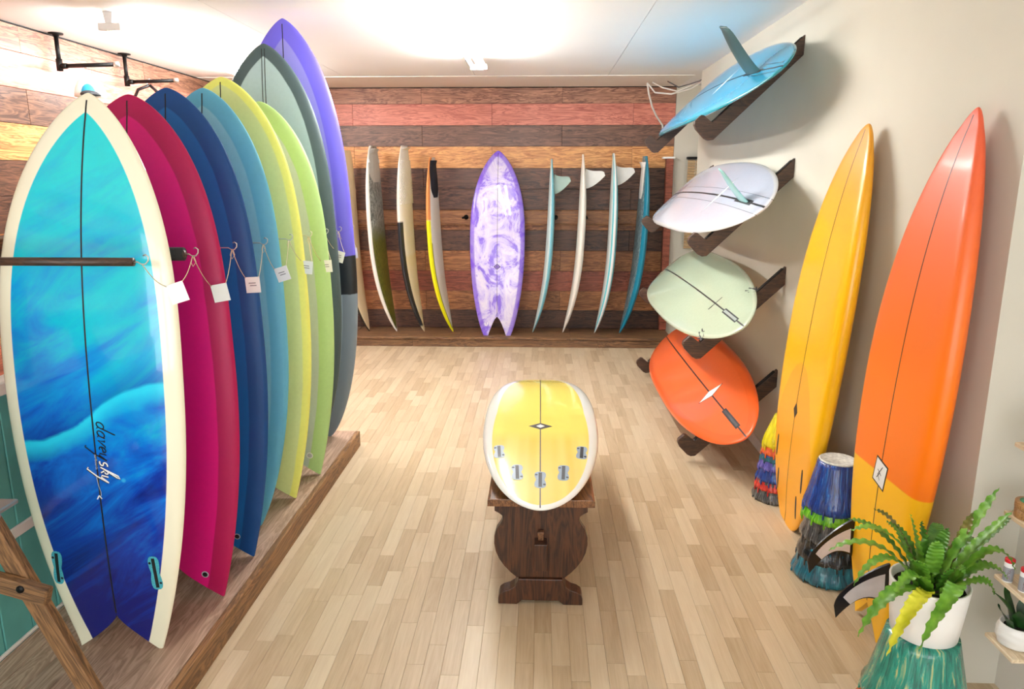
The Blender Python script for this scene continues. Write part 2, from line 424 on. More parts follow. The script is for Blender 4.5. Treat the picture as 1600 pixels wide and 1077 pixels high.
# ------------------------------------------------------------------ surfboards
class Board:
    def __init__(s, L, W, T, wp=0.5, pn=2.2, qn=0.75, pt=2.2, qt=0.6, e=0.0, rn=0.1, rt=0.04, notch=None, ni=0.97, nt=1.4, flat=8.0, dome=3.2):
        s.L, s.W, s.T, s.wp, s.pn, s.qn, s.pt, s.qt, s.e, s.rn, s.rt, s.notch, s.nt, s.flat, s.ni, s.dome = L, W, T, wp, pn, qn, pt, qt, e, rn, rt, notch, nt, flat, ni, dome
    def hw(s, t):
        if t >= s.wp:
            x = min(1.0, (t - s.wp) / (1 - s.wp)); return s.W / 2 * max(0.0, 1 - x ** s.pn) ** s.qn
        x = min(1.0, (s.wp - t) / s.wp)
        return s.W / 2 * (s.e + (1 - s.e) * max(0.0, 1 - x ** s.pt) ** s.qt)
    def inner(s, t):
        if not s.notch: return 0.0
        y = t * s.L
        if y >= s.notch: return 0.0
        return min(s.hw(t), s.hw(0) * s.ni * ((s.notch - y) / s.notch) ** s.nt)
    def th(s, t):
        f = max(0.0, 1 - abs(2 * t - 1) ** 2.6) ** 0.7
        return s.T * max(0.28, f) * min(1.0, (max(s.hw(t), 1e-4) / 0.07) ** 0.5)
    def rock(s, t):
        return s.rn * max(0.0, (t - 0.45) / 0.55) ** 2.4 + s.rt * max(0.0, (0.42 - t) / 0.42) ** 2.0
    def z(s, t, u, side):
        u = min(1.0, abs(u)); th = s.th(t)
        if side > 0: return 0.55 * th * max(0.0, 1 - u ** s.dome) ** 0.6
        return -0.45 * th * max(0.0, 1 - u ** s.flat) ** 0.5
    def P(s, y, x, side=-1, off=0.0):
        t = y / s.L; h = max(s.hw(t), 1e-4)
        return V((x, y, s.rock(t) + s.z(t, x / h, side) + side * off))
    def mesh(s, name, mat, parent, mats=None):
        NT, NU = 72, 12
        ts = [0.5 - 0.5 * math.cos(math.pi * i / NT) for i in range(NT + 1)]
        if s.notch: ts = sorted(set([t for t in ts if abs(t - s.notch / s.L) > 0.004] + [s.notch / s.L]))
        us = [math.sin(math.pi / 2 * k / NU) for k in range(NU + 1)]
        ring = [(u, 1) for u in us] + [(u, -1) for u in us[::-1]][1:]
        m = len(ring)
        bm = bmesh.new(); dk = {}
        for sg in (1, -1):
            rows = []
            for t in ts:
                h = s.hw(t); inn = s.inner(t); row = []
                for (u, sd) in ring:
                    x = inn + (h - inn) * u
                    v = bm.verts.new((sg * x, t * s.L, s.rock(t) + s.z(t, u, sd)))
                    row.append(v)
                rows.append(row)
            for i in range(len(rows) - 1):
                for j in range(m - 1):
                    q = [rows[i][j], rows[i + 1][j], rows[i + 1][j + 1], rows[i][j + 1]]
                    bm.faces.new(q if sg < 0 else q[::-1])
                if s.inner(ts[i]) > 0 or s.inner(ts[i + 1]) > 0:
                    q = [rows[i][-1], rows[i + 1][-1], rows[i + 1][0], rows[i][0]]
                    bm.faces.new(q if sg < 0 else q[::-1])
            if s.hw(0) > 1e-3 and (not s.notch or s.ni < 0.9):
                f = list(rows[0]); bm.faces.new(f if sg < 0 else f[::-1])
        bmesh.ops.remove_doubles(bm, verts=bm.verts[:], dist=2e-5)
        bmesh.ops.recalc_face_normals(bm, faces=bm.faces[:])
        for e in bm.edges: e.smooth = e.calc_face_angle(0) < math.radians(50)
        o = bm_obj(name, bm, mat, parent, smooth=True)
        me = o.data
        co = np.empty(len(me.vertices) * 3); me.vertices.foreach_get('co', co); co = co.reshape(-1, 3)
        tt = np.concatenate([np.linspace(0, 0.06, 80), np.linspace(0.06, 0.94, 240), 1 - 0.06 * np.linspace(1, 0, 80) ** 2])
        ol = np.array([(s.hw(t), t * s.L) for t in tt])
        d = np.sqrt(((np.abs(co[:, None, 0]) - ol[None, :, 0]) ** 2 + (co[:, None, 1] - ol[None, :, 1]) ** 2).min(1))
        mid = np.array([s.rock(min(1, max(0, y / s.L))) for y in co[:, 1]])
        for nm, val in (('edge', d), ('tl', co[:, 1]), ('sx', co[:, 0]), ('dk', np.clip((co[:, 2] - mid) / 0.004, -1, 1))):
            at = me.attributes.new(nm, 'FLOAT', 'POINT'); at.data.foreach_set('value', val.astype(np.float32))
        return o
    def ribbon(s, name, y0, y1, w, mat, parent, side=-1, off=0.0006, x=0.0, n=140):
        vs = []; fs = []
        for i in range(n + 1):
            y = y0 + (y1 - y0) * i / n
            for q in (-1, 1):
                for o2 in (off, -0.002):
                    vs.append(s.P(y, x + q * w / 2, side, o2))
        for i in range(n):
            a = i * 4
            fs += [(a, a + 4, a + 6, a + 2), (a, a + 1, a + 5, a + 4), (a + 2, a + 6, a + 7, a + 3)]
        return mesh_obj(name, vs, fs, mat, parent)
    def patch(s, name, poly, mat, parent, side=-1, off=0.001, c=None, depth=0.002):
        """flat badge: outline [(x, y)] laid on the surface, with a rim"""
        dense = []
        for i, p in enumerate(poly):
            q = poly[(i + 1) % len(poly)]; k = max(1, int(math.hypot(q[0] - p[0], q[1] - p[1]) / 0.014))
            dense += [(p[0] + (q[0] - p[0]) * j / k, p[1] + (q[1] - p[1]) * j / k) for j in range(k)]
        poly = dense; n = len(poly)
        c = c or (sum(p[0] for p in poly) / n, sum(p[1] for p in poly) / n)
        top = [s.P(p[1], p[0], side, off) for p in poly]; bot = [s.P(p[1], p[0], side, -depth) for p in poly]
        vs = top + bot + [s.P(c[1], c[0], side, off)]
        fs = [(i, (i + 1) % n, 2 * n) for i in range(n)] + [(i, n + i, n + (i + 1) % n, (i + 1) % n) for i in range(n)]
        return mesh_obj(name, vs, fs, mat, parent)
    def stroke(s, name, lines, w, mat, parent, side=-1, off=0.0014):
        """pen strokes [(x, y) ...] laid on the surface as ribbons (one mark)"""
        vs = []; fs = []
        for ln in lines:
            k = len(vs)
            for i, p in enumerate(ln):
                a = ln[max(0, i - 1)]; c = ln[min(len(ln) - 1, i + 1)]
                dx, dy = c[0] - a[0], c[1] - a[1]; l = math.hypot(dx, dy) or 1
                nx, ny = -dy / l * w / 2, dx / l * w / 2
                vs += [s.P(p[1] + ny, p[0] + nx, side, off), s.P(p[1] - ny, p[0] - nx, side, off)]
            for i in range(len(ln) - 1):
                fs.append((k + 2 * i, k + 2 * i + 1, k + 2 * i + 3, k + 2 * i + 2))
        return mesh_obj(name, vs, fs, mat, parent)

def frame(root, B, tail, nose, deck):
    """put the board so that its tail end and nose end fall on the two points, deck facing 'deck'"""
    tail, nose, deck = V(tail), V(nose), V(deck)
    d = (nose - tail).normalized()
    zz = (deck - d * deck.dot(d)).normalized(); xx = d.cross(zz)
    a = math.atan2(B.rn - B.rt, B.L)
    R = Matrix((xx, d, zz)).transposed()
    R = R @ Matrix.Rotation(-a, 3, 'X')
    loc = tail - R @ V((0, 0, B.rt))
    root.matrix_world = Matrix.Translation(loc) @ R.to_4x4()
def length(tail, nose, rn, rt):
    d = (V(nose) - V(tail)).length
    return math.sqrt(d * d - (rn - rt) ** 2)
def fin(name, base, height, rake, mat, parent, B, y, x, side=-1, cant=0.0, toe=0.0, thick=0.009, tipw=0.25):
    """foiled fin standing on the surface; swept towards the tail (-y)"""
    NZ, NC = 14, 10; vs = []; fs = []
    p0 = B.P(y, x, side, -0.004)
    for i in range(NZ + 1):
        f = i / NZ
        ch = base * ((1 - f) ** 0.75 * (1 - tipw) + tipw * max(0.0, 1 - f ** 6) ** 0.5 + 0.001)
        le = base / 2 - (rake + base * 0.1) * f ** 1.7        # leading edge
        for k in range(NC):
            a = 2 * math.pi * k / NC
            cy = le - ch / 2 + ch / 2 * math.cos(a); cx = thick / 2 * (1 - 0.65 * f) * math.sin(a)
            q = V((cx, cy, side * height * f))
            q = Matrix.Rotation(cant, 3, 'Y') @ q; q = Matrix.Rotation(toe, 3, 'Z') @ q
            vs.append(p0 + q)
    for i in range(NZ):
        for k in range(NC):
            a0 = i * NC + k; a1 = i * NC + (k + 1) % NC
            fs.append((a0, a1, a1 + NC, a0 + NC))
    fs.append(tuple(range(NZ * NC, (NZ + 1) * NC))); fs.append(tuple(range(NC))[::-1])
    o = mesh_obj(name, vs, fs, mat, parent, smooth=True); auto_smooth(o, 60)
    return o
def pill(cx, cy, w, h, n=20, waist=0.0, ang=0.0):
    """plug outline: rounded ends, optional waist"""
    out = []
    for k in range(n):
        a = 2 * math.pi * k / n
        sx = abs(math.cos(a)) ** 0.6 * math.copysign(1, math.cos(a)); sy = abs(math.sin(a)) ** 0.8 * math.copysign(1, math.sin(a))
        x = w / 2 * sx * (1 - waist * (1 - abs(sy)) ** 1.5); y = h / 2 * sy
        out.append((cx + x * math.cos(ang) - y * math.sin(ang), cy + x * math.sin(ang) + y * math.cos(ang)))
    return out
def circ(cx, cy, r, n=18): return [(cx + r * math.cos(2 * math.pi * k / n), cy + r * math.sin(2 * math.pi * k / n)) for k in range(n)]
def rect(cx, cy, w, h, ang=0.0):
    return [(cx + x * math.cos(ang) - y * math.sin(ang), cy + x * math.sin(ang) + y * math.cos(ang)) for x, y in ((-w / 2, -h / 2), (w / 2, -h / 2), (w / 2, h / 2), (-w / 2, h / 2))]
def finbox(B, root, x, y, w, h, rim, ang=0.0, side=-1, inner=None):
    p = B.patch('fin_box', pill(x, y, w, h, 24, 0.42, ang), rim, root, side, 0.0012)
    B.patch('slot', rect(x, y, w * 0.24, h * 0.88, ang), inner or M_slot, p, side, 0.0018)
    for q in (-1, 1):
        B.patch('screw', circ(x + q * w * 0.28 * math.cos(ang) - q * h * 0.3 * math.sin(ang), y + q * h * 0.3 * math.cos(ang) + q * w * 0.28 * math.sin(ang), w * 0.1, 8), M_slot, p, side, 0.0018)
    return p
def diamond_logo(B, root, x, y, w, h, ang=0.0, side=-1, face=None):
    p = B.patch('logo', rot4(x, y, w, h, ang), M_ink, root, side, 0.0010)
    B.patch('logo_field', rot4(x, y, w * 0.76, h * 0.76, ang), face or M_white, p, side, 0.0014)
    B.stroke('logo_mark', [[(x - w * 0.10, y - h * 0.14), (x + w * 0.02, y - h * 0.02), (x + w * 0.12, y + h * 0.14)], [(x + w * 0.12, y + h * 0.14), (x - w * 0.02, y + h * 0.13)], [(x - w * 0.03, y - h * 0.06), (x + w * 0.10, y - h * 0.12)]], w * 0.05, M_ink, p, side, 0.0019)
    return p
def rot4(x, y, w, h, ang):
    return [(x + a * math.cos(ang) - b * math.sin(ang), y + a * math.sin(ang) + b * math.cos(ang)) for a, b in ((-w / 2, 0), (0, -h / 2), (w / 2, 0), (0, h / 2))]
M_ink = plain('black_ink', (20, 18, 20), 0.4)
M_white = plain('white_gloss', (240, 240, 238), 0.3, var=0.01)
M_slot = plain('dark_slot', (18, 20, 24), 0.5)
M_stringer = plain('stringer_dark', (26, 22, 24), 0.4)
M_leash = plain('leash_cup', (28, 28, 32), 0.35)
M_plugrim = plain('plug_rim', (190, 196, 200), 0.35)

# ---- art of the first board
def art_blue():
    m, nt, b = mat_new('ocean_resin_art'); g = G(nt)
    sx, tl, e = g.attr('sx'), g.attr('tl'), g.attr('edge')
    xm = g.math('MULTIPLY', sx, -1.0)                        # to the right as one faces it
    v = g.xyz(xm, tl)
    vr = g.mapping(g.mapping(v, rot=(0, 0, -0.62)), scale=(2.2, 8.0, 1))
    n = g.noise(vr, 1.0, 6, 0.62, 1.0)
    n2 = g.noise(g.mapping(g.mapping(v, rot=(0, 0, -0.5)), scale=(2.5, 5, 1)), 1.3, 3, 0.5, 1.5)
    base = g.math('SUBTRACT', 1.0, g.math('DIVIDE', tl, 1.9))
    f = g.math('ADD', base, g.math('MULTIPLY', g.math('SUBTRACT', n, 0.5), 0.95))
    f = g.math('SUBTRACT', f, g.math('MULTIPLY', xm, 0.05))
    c = g.ramp(f, [(0.08, lin((0, 206, 214))), (0.30, lin((0, 184, 216))), (0.46, lin((0, 146, 220))), (0.60, lin((2, 106, 210))), (0.74, lin((4, 56, 168))), (0.88, lin((2, 20, 116)))])
    # pale foam line rising to the right
    crest = g.math('ADD', 0.86, g.math('ADD', g.math('MULTIPLY', xm, 0.46), g.math('MULTIPLY', g.math('SINE', g.math('MULTIPLY', xm, 13.0)), 0.022)))
    crest = g.math('ADD', crest, g.math('MULTIPLY', g.math('SUBTRACT', n2, 0.5), 0.05))
    d = g.math('SUBTRACT', tl, crest)
    up = g.math('MULTIPLY', g.step(d, -0.035, 0.03), g.math('SUBTRACT', 1.0, g.step(d, 0.012, 0.006)))
    c = g.mix(up, c, lin((36, 206, 240)))
    over = g.math('MULTIPLY', g.step(d, 0.012, 0.006), g.math('SUBTRACT', 1.0, g.step(d, 0.06, 0.05)))
    c = g.mix(g.math('MULTIPLY', over, 0.45), c, lin((0, 66, 150)))
    # droplets
    vo = g.n('ShaderNodeTexVoronoi'); vo.inputs['Scale'].default_value = 9.0; g.l(v, vo.inputs['Vector'])
    dots = g.math('SUBTRACT', 1.0, g.step(vo.outputs['Distance'], 0.07, 0.02))
    lowd = g.math('MULTIPLY', g.math('MULTIPLY', dots, g.step(n2, 0.55, 0.02)), g.math('SUBTRACT', 1.0, g.step(tl, 0.95, 0.05)))
    c = g.mix(g.math('MULTIPLY', lowd, 0.6), c, lin((60, 190, 235)))
    c = g.mix(g.step(e, 0.052, 0.0012), lin((238, 234, 208)), c)
    ng = g.math('SUBTRACT', 1.0, g.step(tl, 0.006, 0.004))
    g.l(c, b.inputs['Base Color'])
    b.inputs['Roughness'].default_value = 0.22; b.inputs['Coat Weight'].default_value = 0.6; b.inputs['Coat Roughness'].default_value = 0.03
    return m
def marble(name, cs, rail, band):
    m, nt, b = mat_new(name); g = G(nt)
    v = g.xyz(g.attr('sx'), g.attr('tl'))
    n = g.noise(g.mapping(v, scale=(1.3, 1.0, 1), rot=(0, 0, 0.6)), 3.2, 7, 0.68, 1.1)
    c = g.ramp(n, cs)
    c = g.mix(g.math('MULTIPLY', g.math('SUBTRACT', 1.0, g.step(g.attr('edge'), band, 0.006)), 0.75), c, lin(rail))
    g.l(c, b.inputs['Base Color']); b.inputs['Roughness'].default_value = 0.3; b.inputs['Coat Weight'].default_value = 0.4
    return m
def bands_tl(name, segs, rough=0.4, band=0.06):
    """colour blocks along the board: [(tl_upper, centre, lap)], from the tail up"""
    m, nt, b = mat_new(name); g = G(nt)
    tl, e = g.attr('tl'), g.attr('edge')
    lapf = g.step(e, band, 0.003)
    c = g.mix(lapf, lin(segs[0][2]), lin(segs[0][1]))
    for k in range(1, len(segs)):
        ck = g.mix(lapf, lin(segs[k][2]), lin(segs[k][1]))
        w = g.noise(g.xyz(g.attr('sx')), 14, 2)
        c = g.mix(g.step(g.math('ADD', tl, g.math('MULTIPLY', g.math('SUBTRACT', w, 0.5), 0.02)), segs[k - 1][0], 0.002), c, ck)
    g.l(c, b.inputs['Base Color']); b.inputs['Roughness'].default_value = rough
    return m

LEFT_GROUP = 'boards standing in the rack on the left platform'
def stand(label, tail, nose, W, T, mat, deck=(0, 1, 0), rn=0.10, rt=0.03, stringer=True, group=LEFT_GROUP, name='surfboard', slist=((0.0, 0.005),), **kw):
    L = length(tail, nose, rn, rt)
    B = Board(L, W, T, rn=rn, rt=rt, **kw)
    root = thing(name, label, 'surfboard', group=group)
    B.mesh('board_body', mat, root)
    frame(root, B, tail, nose, deck)
    if stringer:
        for (x, w) in slist:
            B.ribbon('stringer', (B.notch or 0.0) + (0.008 if B.notch else 0.003), L * 0.988, w, M_stringer, root, -1, x=x)
    return B, root

def leash_plug(B, root, x, y, side=-1, r=0.014, dark=True):
    p = B.patch('leash_plug', circ(x, y, r), M_plugrim if dark else M_white, root, side, 0.0012)
    q = B.patch('plug_cup', circ(x, y, r * 0.72), M_leash if dark else M_plugrim, p, side, 0.0018)
    return p
FISH = dict(wp=0.52, pn=3.0, qn=0.68, pt=2.1, qt=1.0, e=0.50, notch=0.135, nt=1.35)
FISH1 = dict(FISH, pn=2.8, qn=0.74)

# B1 blue ocean-art fish
B, r = stand('cream-railed fish surfboard with swirling ocean-blue resin art, nearest in the left rack', (-1.452, 2.235, 0.10), (-1.386, 2.315, 1.958), 0.580, 0.062, art_blue(), rn=0.11, rt=0.02, **FISH1)
M_tealplug = plain('teal_plug', (74, 172, 188), 0.3, var=0.3, vs=300)
for s in (-1, 1):
    finbox(B, r, s * 0.168 + 0.012, 0.312, 0.046, 0.128, M_tealplug, ang=s * 0.06)
# script lettering reading downwards along the stringer
def script(B, root, x0, y0, k):
    L = []
    def g(dx, pts): L.append([(dx + p[0], p[1]) for p in pts])
    def arc(cx, cy, rx, ry, a0, a1, n=9):
        return [(cx + rx * math.cos(math.radians(a0 + (a1 - a0) * i / n)), cy + ry * math.sin(math.radians(a0 + (a1 - a0) * i / n))) for i in range(n + 1)]
    u = 0.0
    def sh(pts): return [(p[0] + 0.42 * p[1], p[1]) for p in pts]
    a_letter = [arc(0.45, 0.5, 0.42, 0.5, 40, 330), [(0.86, 1.0), (0.82, 0.15), (1.1, 0.0)]]
    d_letter = [arc(0.45, 0.5, 0.42, 0.5, 40, 330), [(0.9, 2.5), (0.82, 0.15), (1.1, 0.0)]]
    v_letter = [[(0.0, 0.9), (0.2, 1.0), (0.4, 0.0), (0.9, 1.0), (1.1, 0.9)]]
    e_letter = [[(0.0, 0.4), (0.6, 0.6)] + arc(0.42, 0.55, 0.36, 0.45, 0, 300)]
    y_letter = [[(0.0, 1.0), (0.15, 0.1), (0.45, 0.0), (0.8, 0.9)], [(0.85, 1.0), (0.6, -0.6), (0.1, -1.9), (-0.2, -1.7)]]
    s_letter = [arc(0.4, 0.75, 0.3, 0.28, 60, 270) + arc(0.4, 0.22, 0.32, 0.25, 90, -130)]
    k_letter = [[(0.1, 0.0), (0.3, 2.4), (0.6, 2.6), (0.6, 2.2), (0.2, 0.6)], arc(0.45, 0.75, 0.3, 0.25, 160, -60), [(0.4, 0.5), (0.9, 0.0)]]
    out_d, out_w = [], []
    for nm, let, adv, dst in (('d', d_letter, 1.25, 0), ('a', a_letter, 1.15, 0), ('v', v_letter, 1.1, 0), ('e', e_letter, 1.0, 0), ('y', y_letter, 1.15, 0), ('s', s_letter, 1.0, 1), ('k', k_letter, 1.1, 1), ('y', y_letter, 1.1, 1)):
        for st in let:
            st = sh(st)
            (out_w if dst else out_d).append([(x0 - p[1] * k, y0 - (u + p[0]) * k) for p in st])
        u += adv
    tail = [(x0 - p[1] * k, y0 - p[0] * k) for p in ((u - 0.8, -0.7), (u + 0.6, -0.55), (u + 1.6, -0.3), (u + 2.2, -0.3))]
    return out_d, out_w, tail
dk_, wt_, tail_ = script(B, r, -0.012, 0.85, 0.0235)
lt = B.stroke('lettering', dk_, 0.0042, M_ink, r)
B.stroke('lettering', [[(p[0] + 0.0012, p[1] - 0.0012) for p in l] for l in wt_], 0.0078, M_ink, r, off=0.0012)
B.stroke('lettering', wt_, 0.0046, M_white, r, off=0.0016)
B.stroke('lettering', [tail_], 0.0018, M_plugrim, r)
def text_on(B, root, body, x0, y0, size, mat, side=-1, off=0.0016, direction='down'):
    cu = bpy.data.curves.new('text_tmp', 'FONT'); cu.body = body; cu.size = size
    to = bpy.data.objects.new('text_tmp', cu); COL.objects.link(to)
    dg = bpy.context.evaluated_depsgraph_get(); me = bpy.data.meshes.new_from_object(to.evaluated_get(dg))
    vs = [B.P(y0 - v.co.x, x0 - v.co.y, side, off) for v in me.vertices]
    fs = [tuple(p.vertices) for p in me.polygons]
    bpy.data.objects.remove(to); bpy.data.curves.remove(cu); bpy.data.meshes.remove(me)
    return mesh_obj('lettering', vs, fs, mat, root)
text_on(B, r, 'surfboards', 0.004, 0.735, 0.012, M_plugrim)
tip_ = B.stroke('lettering', [[(0.002, 0.85 - 0.0235 * 11.0), (-0.006, 0.85 - 0.0235 * 11.5)], [(0.010, 0.85 - 0.0235 * 11.6), (0.002, 0.85 - 0.0235 * 11.0)]], 0.004, M_white, r)

# B2..B8
B, r = stand('magenta swallow-tail surfboard standing second in the left rack', (-1.385, 2.56, 0.10), (-1.445, 2.65, 1.99), 0.635, 0.064, lap('magenta_resin', (222, 0, 122), (176, 0, 80)), **FISH)
leash_plug(B, r, -0.10, 0.10)
B, r = stand('deep blue swallow-tail surfboard between magenta and pale blue boards', (-1.385, 2.87, 0.10), (-1.458, 2.955, 2.047), 0.635, 0.064, lap('deep_blue_resin', (0, 102, 178), (0, 72, 138)), **FISH)
leash_plug(B, r, -0.10, 0.10)
B, r = stand('pale blue pointed surfboard standing fourth in the left rack', (-1.40, 3.165, 0.10), (-1.447, 3.255, 2.081), 0.62, 0.064, lap('pale_blue_resin', (142, 204, 220), (102, 184, 212)), wp=0.52, pn=3.0, qn=0.68, pt=2.2, qt=0.9, e=0.30, notch=0.09, nt=1.2)
B, r = stand('lemon yellow swallow-tail surfboard standing fifth in the left rack', (-1.41, 3.465, 0.10), (-1.49, 3.555, 2.164), 0.69, 0.066, lap('lemon_resin', (226, 234, 156), (246, 246, 124), 0.036), **FISH)
B, r = stand('soft green swallow-tail surfboard with grey-green centre in the left rack', (-1.365, 3.78, 0.10), (-1.438, 3.875, 2.087), 0.64, 0.064, lap('soft_green_resin', (196, 212, 202), (180, 216, 142), 0.075), **FISH)
leash_plug(B, r, -0.115, 0.115, dark=False, r=0.018)
B, r = stand('tall grey surfboard with charcoal rails and twin stringers in the left rack', (-1.40, 4.11, 0.10), (-1.493, 4.15, 2.41), 0.66, 0.07, lap('slate_resin', (170, 194, 198), (72, 90, 94), 0.062), rn=0.13, wp=0.53, pn=3.0, qn=0.72, pt=2.3, qt=0.72, e=0.12, slist=((-0.008, 0.004), (0.008, 0.004)))
B, r = stand('tallest violet surfboard with black band and grey tail, farthest in the left rack', (-1.36, 4.405, 0.10), (-1.44, 4.325, 2.57), 0.63, 0.07,
             bands_tl('violet_black_grey', [(0.93, (170, 190, 204), (128, 144, 158)), (1.16, (14, 28, 38), (12, 22, 30)), (3.0, (146, 142, 224), (112, 102, 222))], band=0.085), rn=0.12, wp=0.52, pn=3.0, qn=0.73, pt=2.3, qt=0.75, e=0.12)

# ---- boards along the back wall
BACK = 'boards standing along the planked back wall'
PURPLE = marble('violet_marble', [(0.30, lin((92, 60, 196))), (0.43, lin((132, 104, 218))), (0.49, lin((196, 186, 234))), (0.60, lin((222, 218, 238))), (0.66, lin((160, 138, 222))), (0.74, lin((214, 208, 236)))], (112, 74, 206), 0.045)
B, r = stand('violet and white marbled fish surfboard at the middle of the back wall', (-0.444, 7.52, 0.104), (-0.438, 7.80, 1.985), 0.565, 0.06, PURPLE, deck=(0, 1, 0), rn=0.09, rt=0.02, group=BACK, slist=((0, 0.004),),
             wp=0.53, pn=2.4, qn=0.72, pt=2.2, qt=0.85, e=0.50, notch=0.20, ni=0.66, nt=0.7)
diamond_logo(B, r, 0.0, 0.715, 0.075, 0.06, face=plain('violet_field', (120, 92, 190), 0.4))
B.stroke('tail_mark', [[(0.125, 0.135), (0.122, 0.105), (0.105, 0.10), (0.10, 0.14)]], 0.009, M_white, r)

def deck_mat(name, bottom, deckstops, rail=None, noisy=None):
    """bottom colour, deck colour blocks along the board [(tl, colour)], optional rail stripe"""
    m, nt, b = mat_new(name); g = G(nt)
    tl, e, dk = g.attr('tl'), g.attr('edge'), g.attr('dk')
    c = None
    for k, (t0, col) in enumerate(deckstops):
        ck = lin(col)
        if noisy and k in noisy:
            n = g.noise(g.mapping(g.xyz(g.attr('sx'), tl), scale=(30, 7, 1)), 3.0, 4, 0.7, 1.0)
            ck = g.ramp(n, [(0.42, lin(col)), (0.58, lin(noisy[k]))])
        c = ck if c is None else g.mix(g.step(tl, t0, 0.10 if noisy else 0.02), c, ck)
    isd = g.step(dk, 0.0, 0.3)
    c = g.mix(isd, lin(bottom) if isinstance(bottom, tuple) else bottom, c)
    if rail:
        for (lo, hi, w, col) in rail:
            f = g.math('MULTIPLY', g.math('MULTIPLY', g.step(tl, lo, 0.01), g.math('SUBTRACT', 1.0, g.step(tl, hi, 0.01))), g.math('SUBTRACT', 1.0, g.step(e, w, 0.003)))
            c = g.mix(f, c, lin(col))
    g.l(c, b.inputs['Base Color']); b.inputs['Roughness'].default_value = 0.35
    return m
def pad(B, root, y0, y1, w, mat, x=0.0, kick=0.03, n=12):
    """traction pad on the deck with a raised kick at the tail end"""
    vs = []; fs = []
    for i in range(n + 1):
        f = i / n; y = y0 + (y1 - y0) * f
        h = 0.006 + kick * max(0.0, 1 - f / 0.18) ** 1.2
        ww = w * (1.0 if f < 0.8 else 1 - 0.45 * ((f - 0.8) / 0.2))
        ww = min(ww, 2 * B.hw(y / B.L) * 0.9)
        for q in (-1, -0.5, 0, 0.5, 1):
            vs.append(B.P(y, x + q * ww / 2, 1, h if abs(q) < 1 else 0.001))
    for i in range(n):
        for q in range(4):
            a = i * 5 + q; fs.append((a, a + 5, a + 6, a + 1))
    for e0 in (0, n * 5):
        k = len(vs); 
        for q in range(5):
            v = vs[e0 + q]; vs.append(V((v.x, v.y, v.z - (0.03 if e0 == 0 else 0.006))))
        for q in range(4): fs.append((e0 + q, e0 + q + 1, k + q + 1, k + q))
    return mesh_obj('traction_pad', vs, fs, mat, root)
def bumps(B, root, y0, y1, w, mat, ny, nx):
    bm = bmesh.new()
    for i in range(ny):
        y = y0 + (y1 - y0) * (i + 0.5) / ny
        ww = min(w, 2 * B.hw(y / B.L) * 0.94)
        for k in range(nx):
            x = -ww / 2 + ww * (k + 0.5 + (0.25 if i % 2 else -0.25)) / nx
            p = B.P(y, x, 1, 0.004)
            sx, sy = ww / nx * 0.36, (y1 - y0) / ny * 0.36
            vv = [bm.verts.new(p + V((a * sx, c * sy, d))) for d in (-0.006, 0.003) for a, c in ((-1, -1), (1, -1), (1, 1), (-1, 1))]
            bm.faces.new(vv[4:])
            for q in range(4): bm.faces.new((vv[q], vv[(q + 1) % 4], vv[4 + (q + 1) % 4], vv[4 + q]))
    o = bm_obj('grip_studs', bm, mat, root); o['kind'] = 'stuff'; return o
SB = dict(wp=0.46, pn=2.1, qn=0.72, pt=2.4, qt=0.62, e=0.42)
M_gpad = plain('grey_pad', (176, 172, 164), 0.8, bump=0.4, vs=120)
M_wpad = plain('white_pad', (232, 230, 224), 0.7, bump=0.3, vs=120)
M_npad = plain('navy_pad', (24, 30, 42), 0.8, bump=0.4, vs=120)
M_blackr = plain('black_rail', (30, 32, 36), 0.4)
def lean(label, xt, zt, xn, W, T, mat, deck, tw=None, rn=0.13, yc=7.69, zb=0.104, **kw):
    a = dict(SB); a.update(kw)
    return stand(label, (xt, yc, zt), (xn, yc, zb), W, T * 1.2, mat, deck=(deck, tw if tw is not None else (-0.11 if deck > 0 else 0.03), 0), rn=rn, rt=0.035, stringer=False, group=BACK, **a)
lean('cream surfboard with thin dark rail half hidden behind the violet board', -1.98, 1.985, -1.828, 0.47, 0.06, deck_mat('cream_deck', (228, 214, 180), [(0, (226, 208, 170))], rail=[(0.9, 3, 0.012, (40, 34, 30))]), 1)
B, r = lean('white surfboard with streaked black and olive deck, grey pad at top', -1.71, 2.03, -1.53, 0.47, 0.062, deck_mat('olive_deck', (240, 238, 232), [(0, (44, 46, 44)), (0.86, (116, 118, 36)), (2.2, (80, 80, 20))], noisy={0: (176, 178, 172), 1: (70, 70, 24)}, rail=[(-1, 3, 0.022, (242, 240, 234))]), 1)
pad(B, r, 0.03, 0.36, 0.34, M_gpad); B.ribbon('pad_stripe', 0.13, 0.165, 0.33, M_white, r, 1, 0.0085)
B, r = lean('white surfboard with studded white grip and long black lower rail', -1.388, 2.03, -1.233, 0.47, 0.066, deck_mat('ivory_deck', (232, 228, 214), [(0, (238, 236, 228)), (1.1, (236, 230, 206)), (1.7, (228, 214, 178))], rail=[(0.75, 1.86, 0.045, (34, 38, 44))]), 1)
pad(B, r, 0.02, 0.14, 0.3, M_wpad, kick=0.035); bumps(B, r, 0.14, 0.58, 0.42, M_wpad, 26, 10)
B, r = lean('white surfboard with orange-to-yellow rail and navy tail pad', -1.104, 1.915, -0.924, 0.46, 0.06, deck_mat('white_yellow_rail', (236, 210, 40), [(0, (238, 236, 230)), (1.2, (236, 230, 216))], rail=[(-1, 0.62, 0.035, (236, 150, 84)), (0.85, 1.86, 0.038, (34, 34, 30)), (0.62, 2.0, 0.028, (240, 236, 20))]), 1)
pad(B, r, 0.03, 0.40, 0.3, M_npad, kick=0.02); B.stroke('deck_marks', [[(-0.16 + i * 0.02, 0.50 + i * 0.012), (-0.10 + i * 0.02, 0.44 + i * 0.012)] for i in range(5)], 0.004, M_plugrim, r, 1)
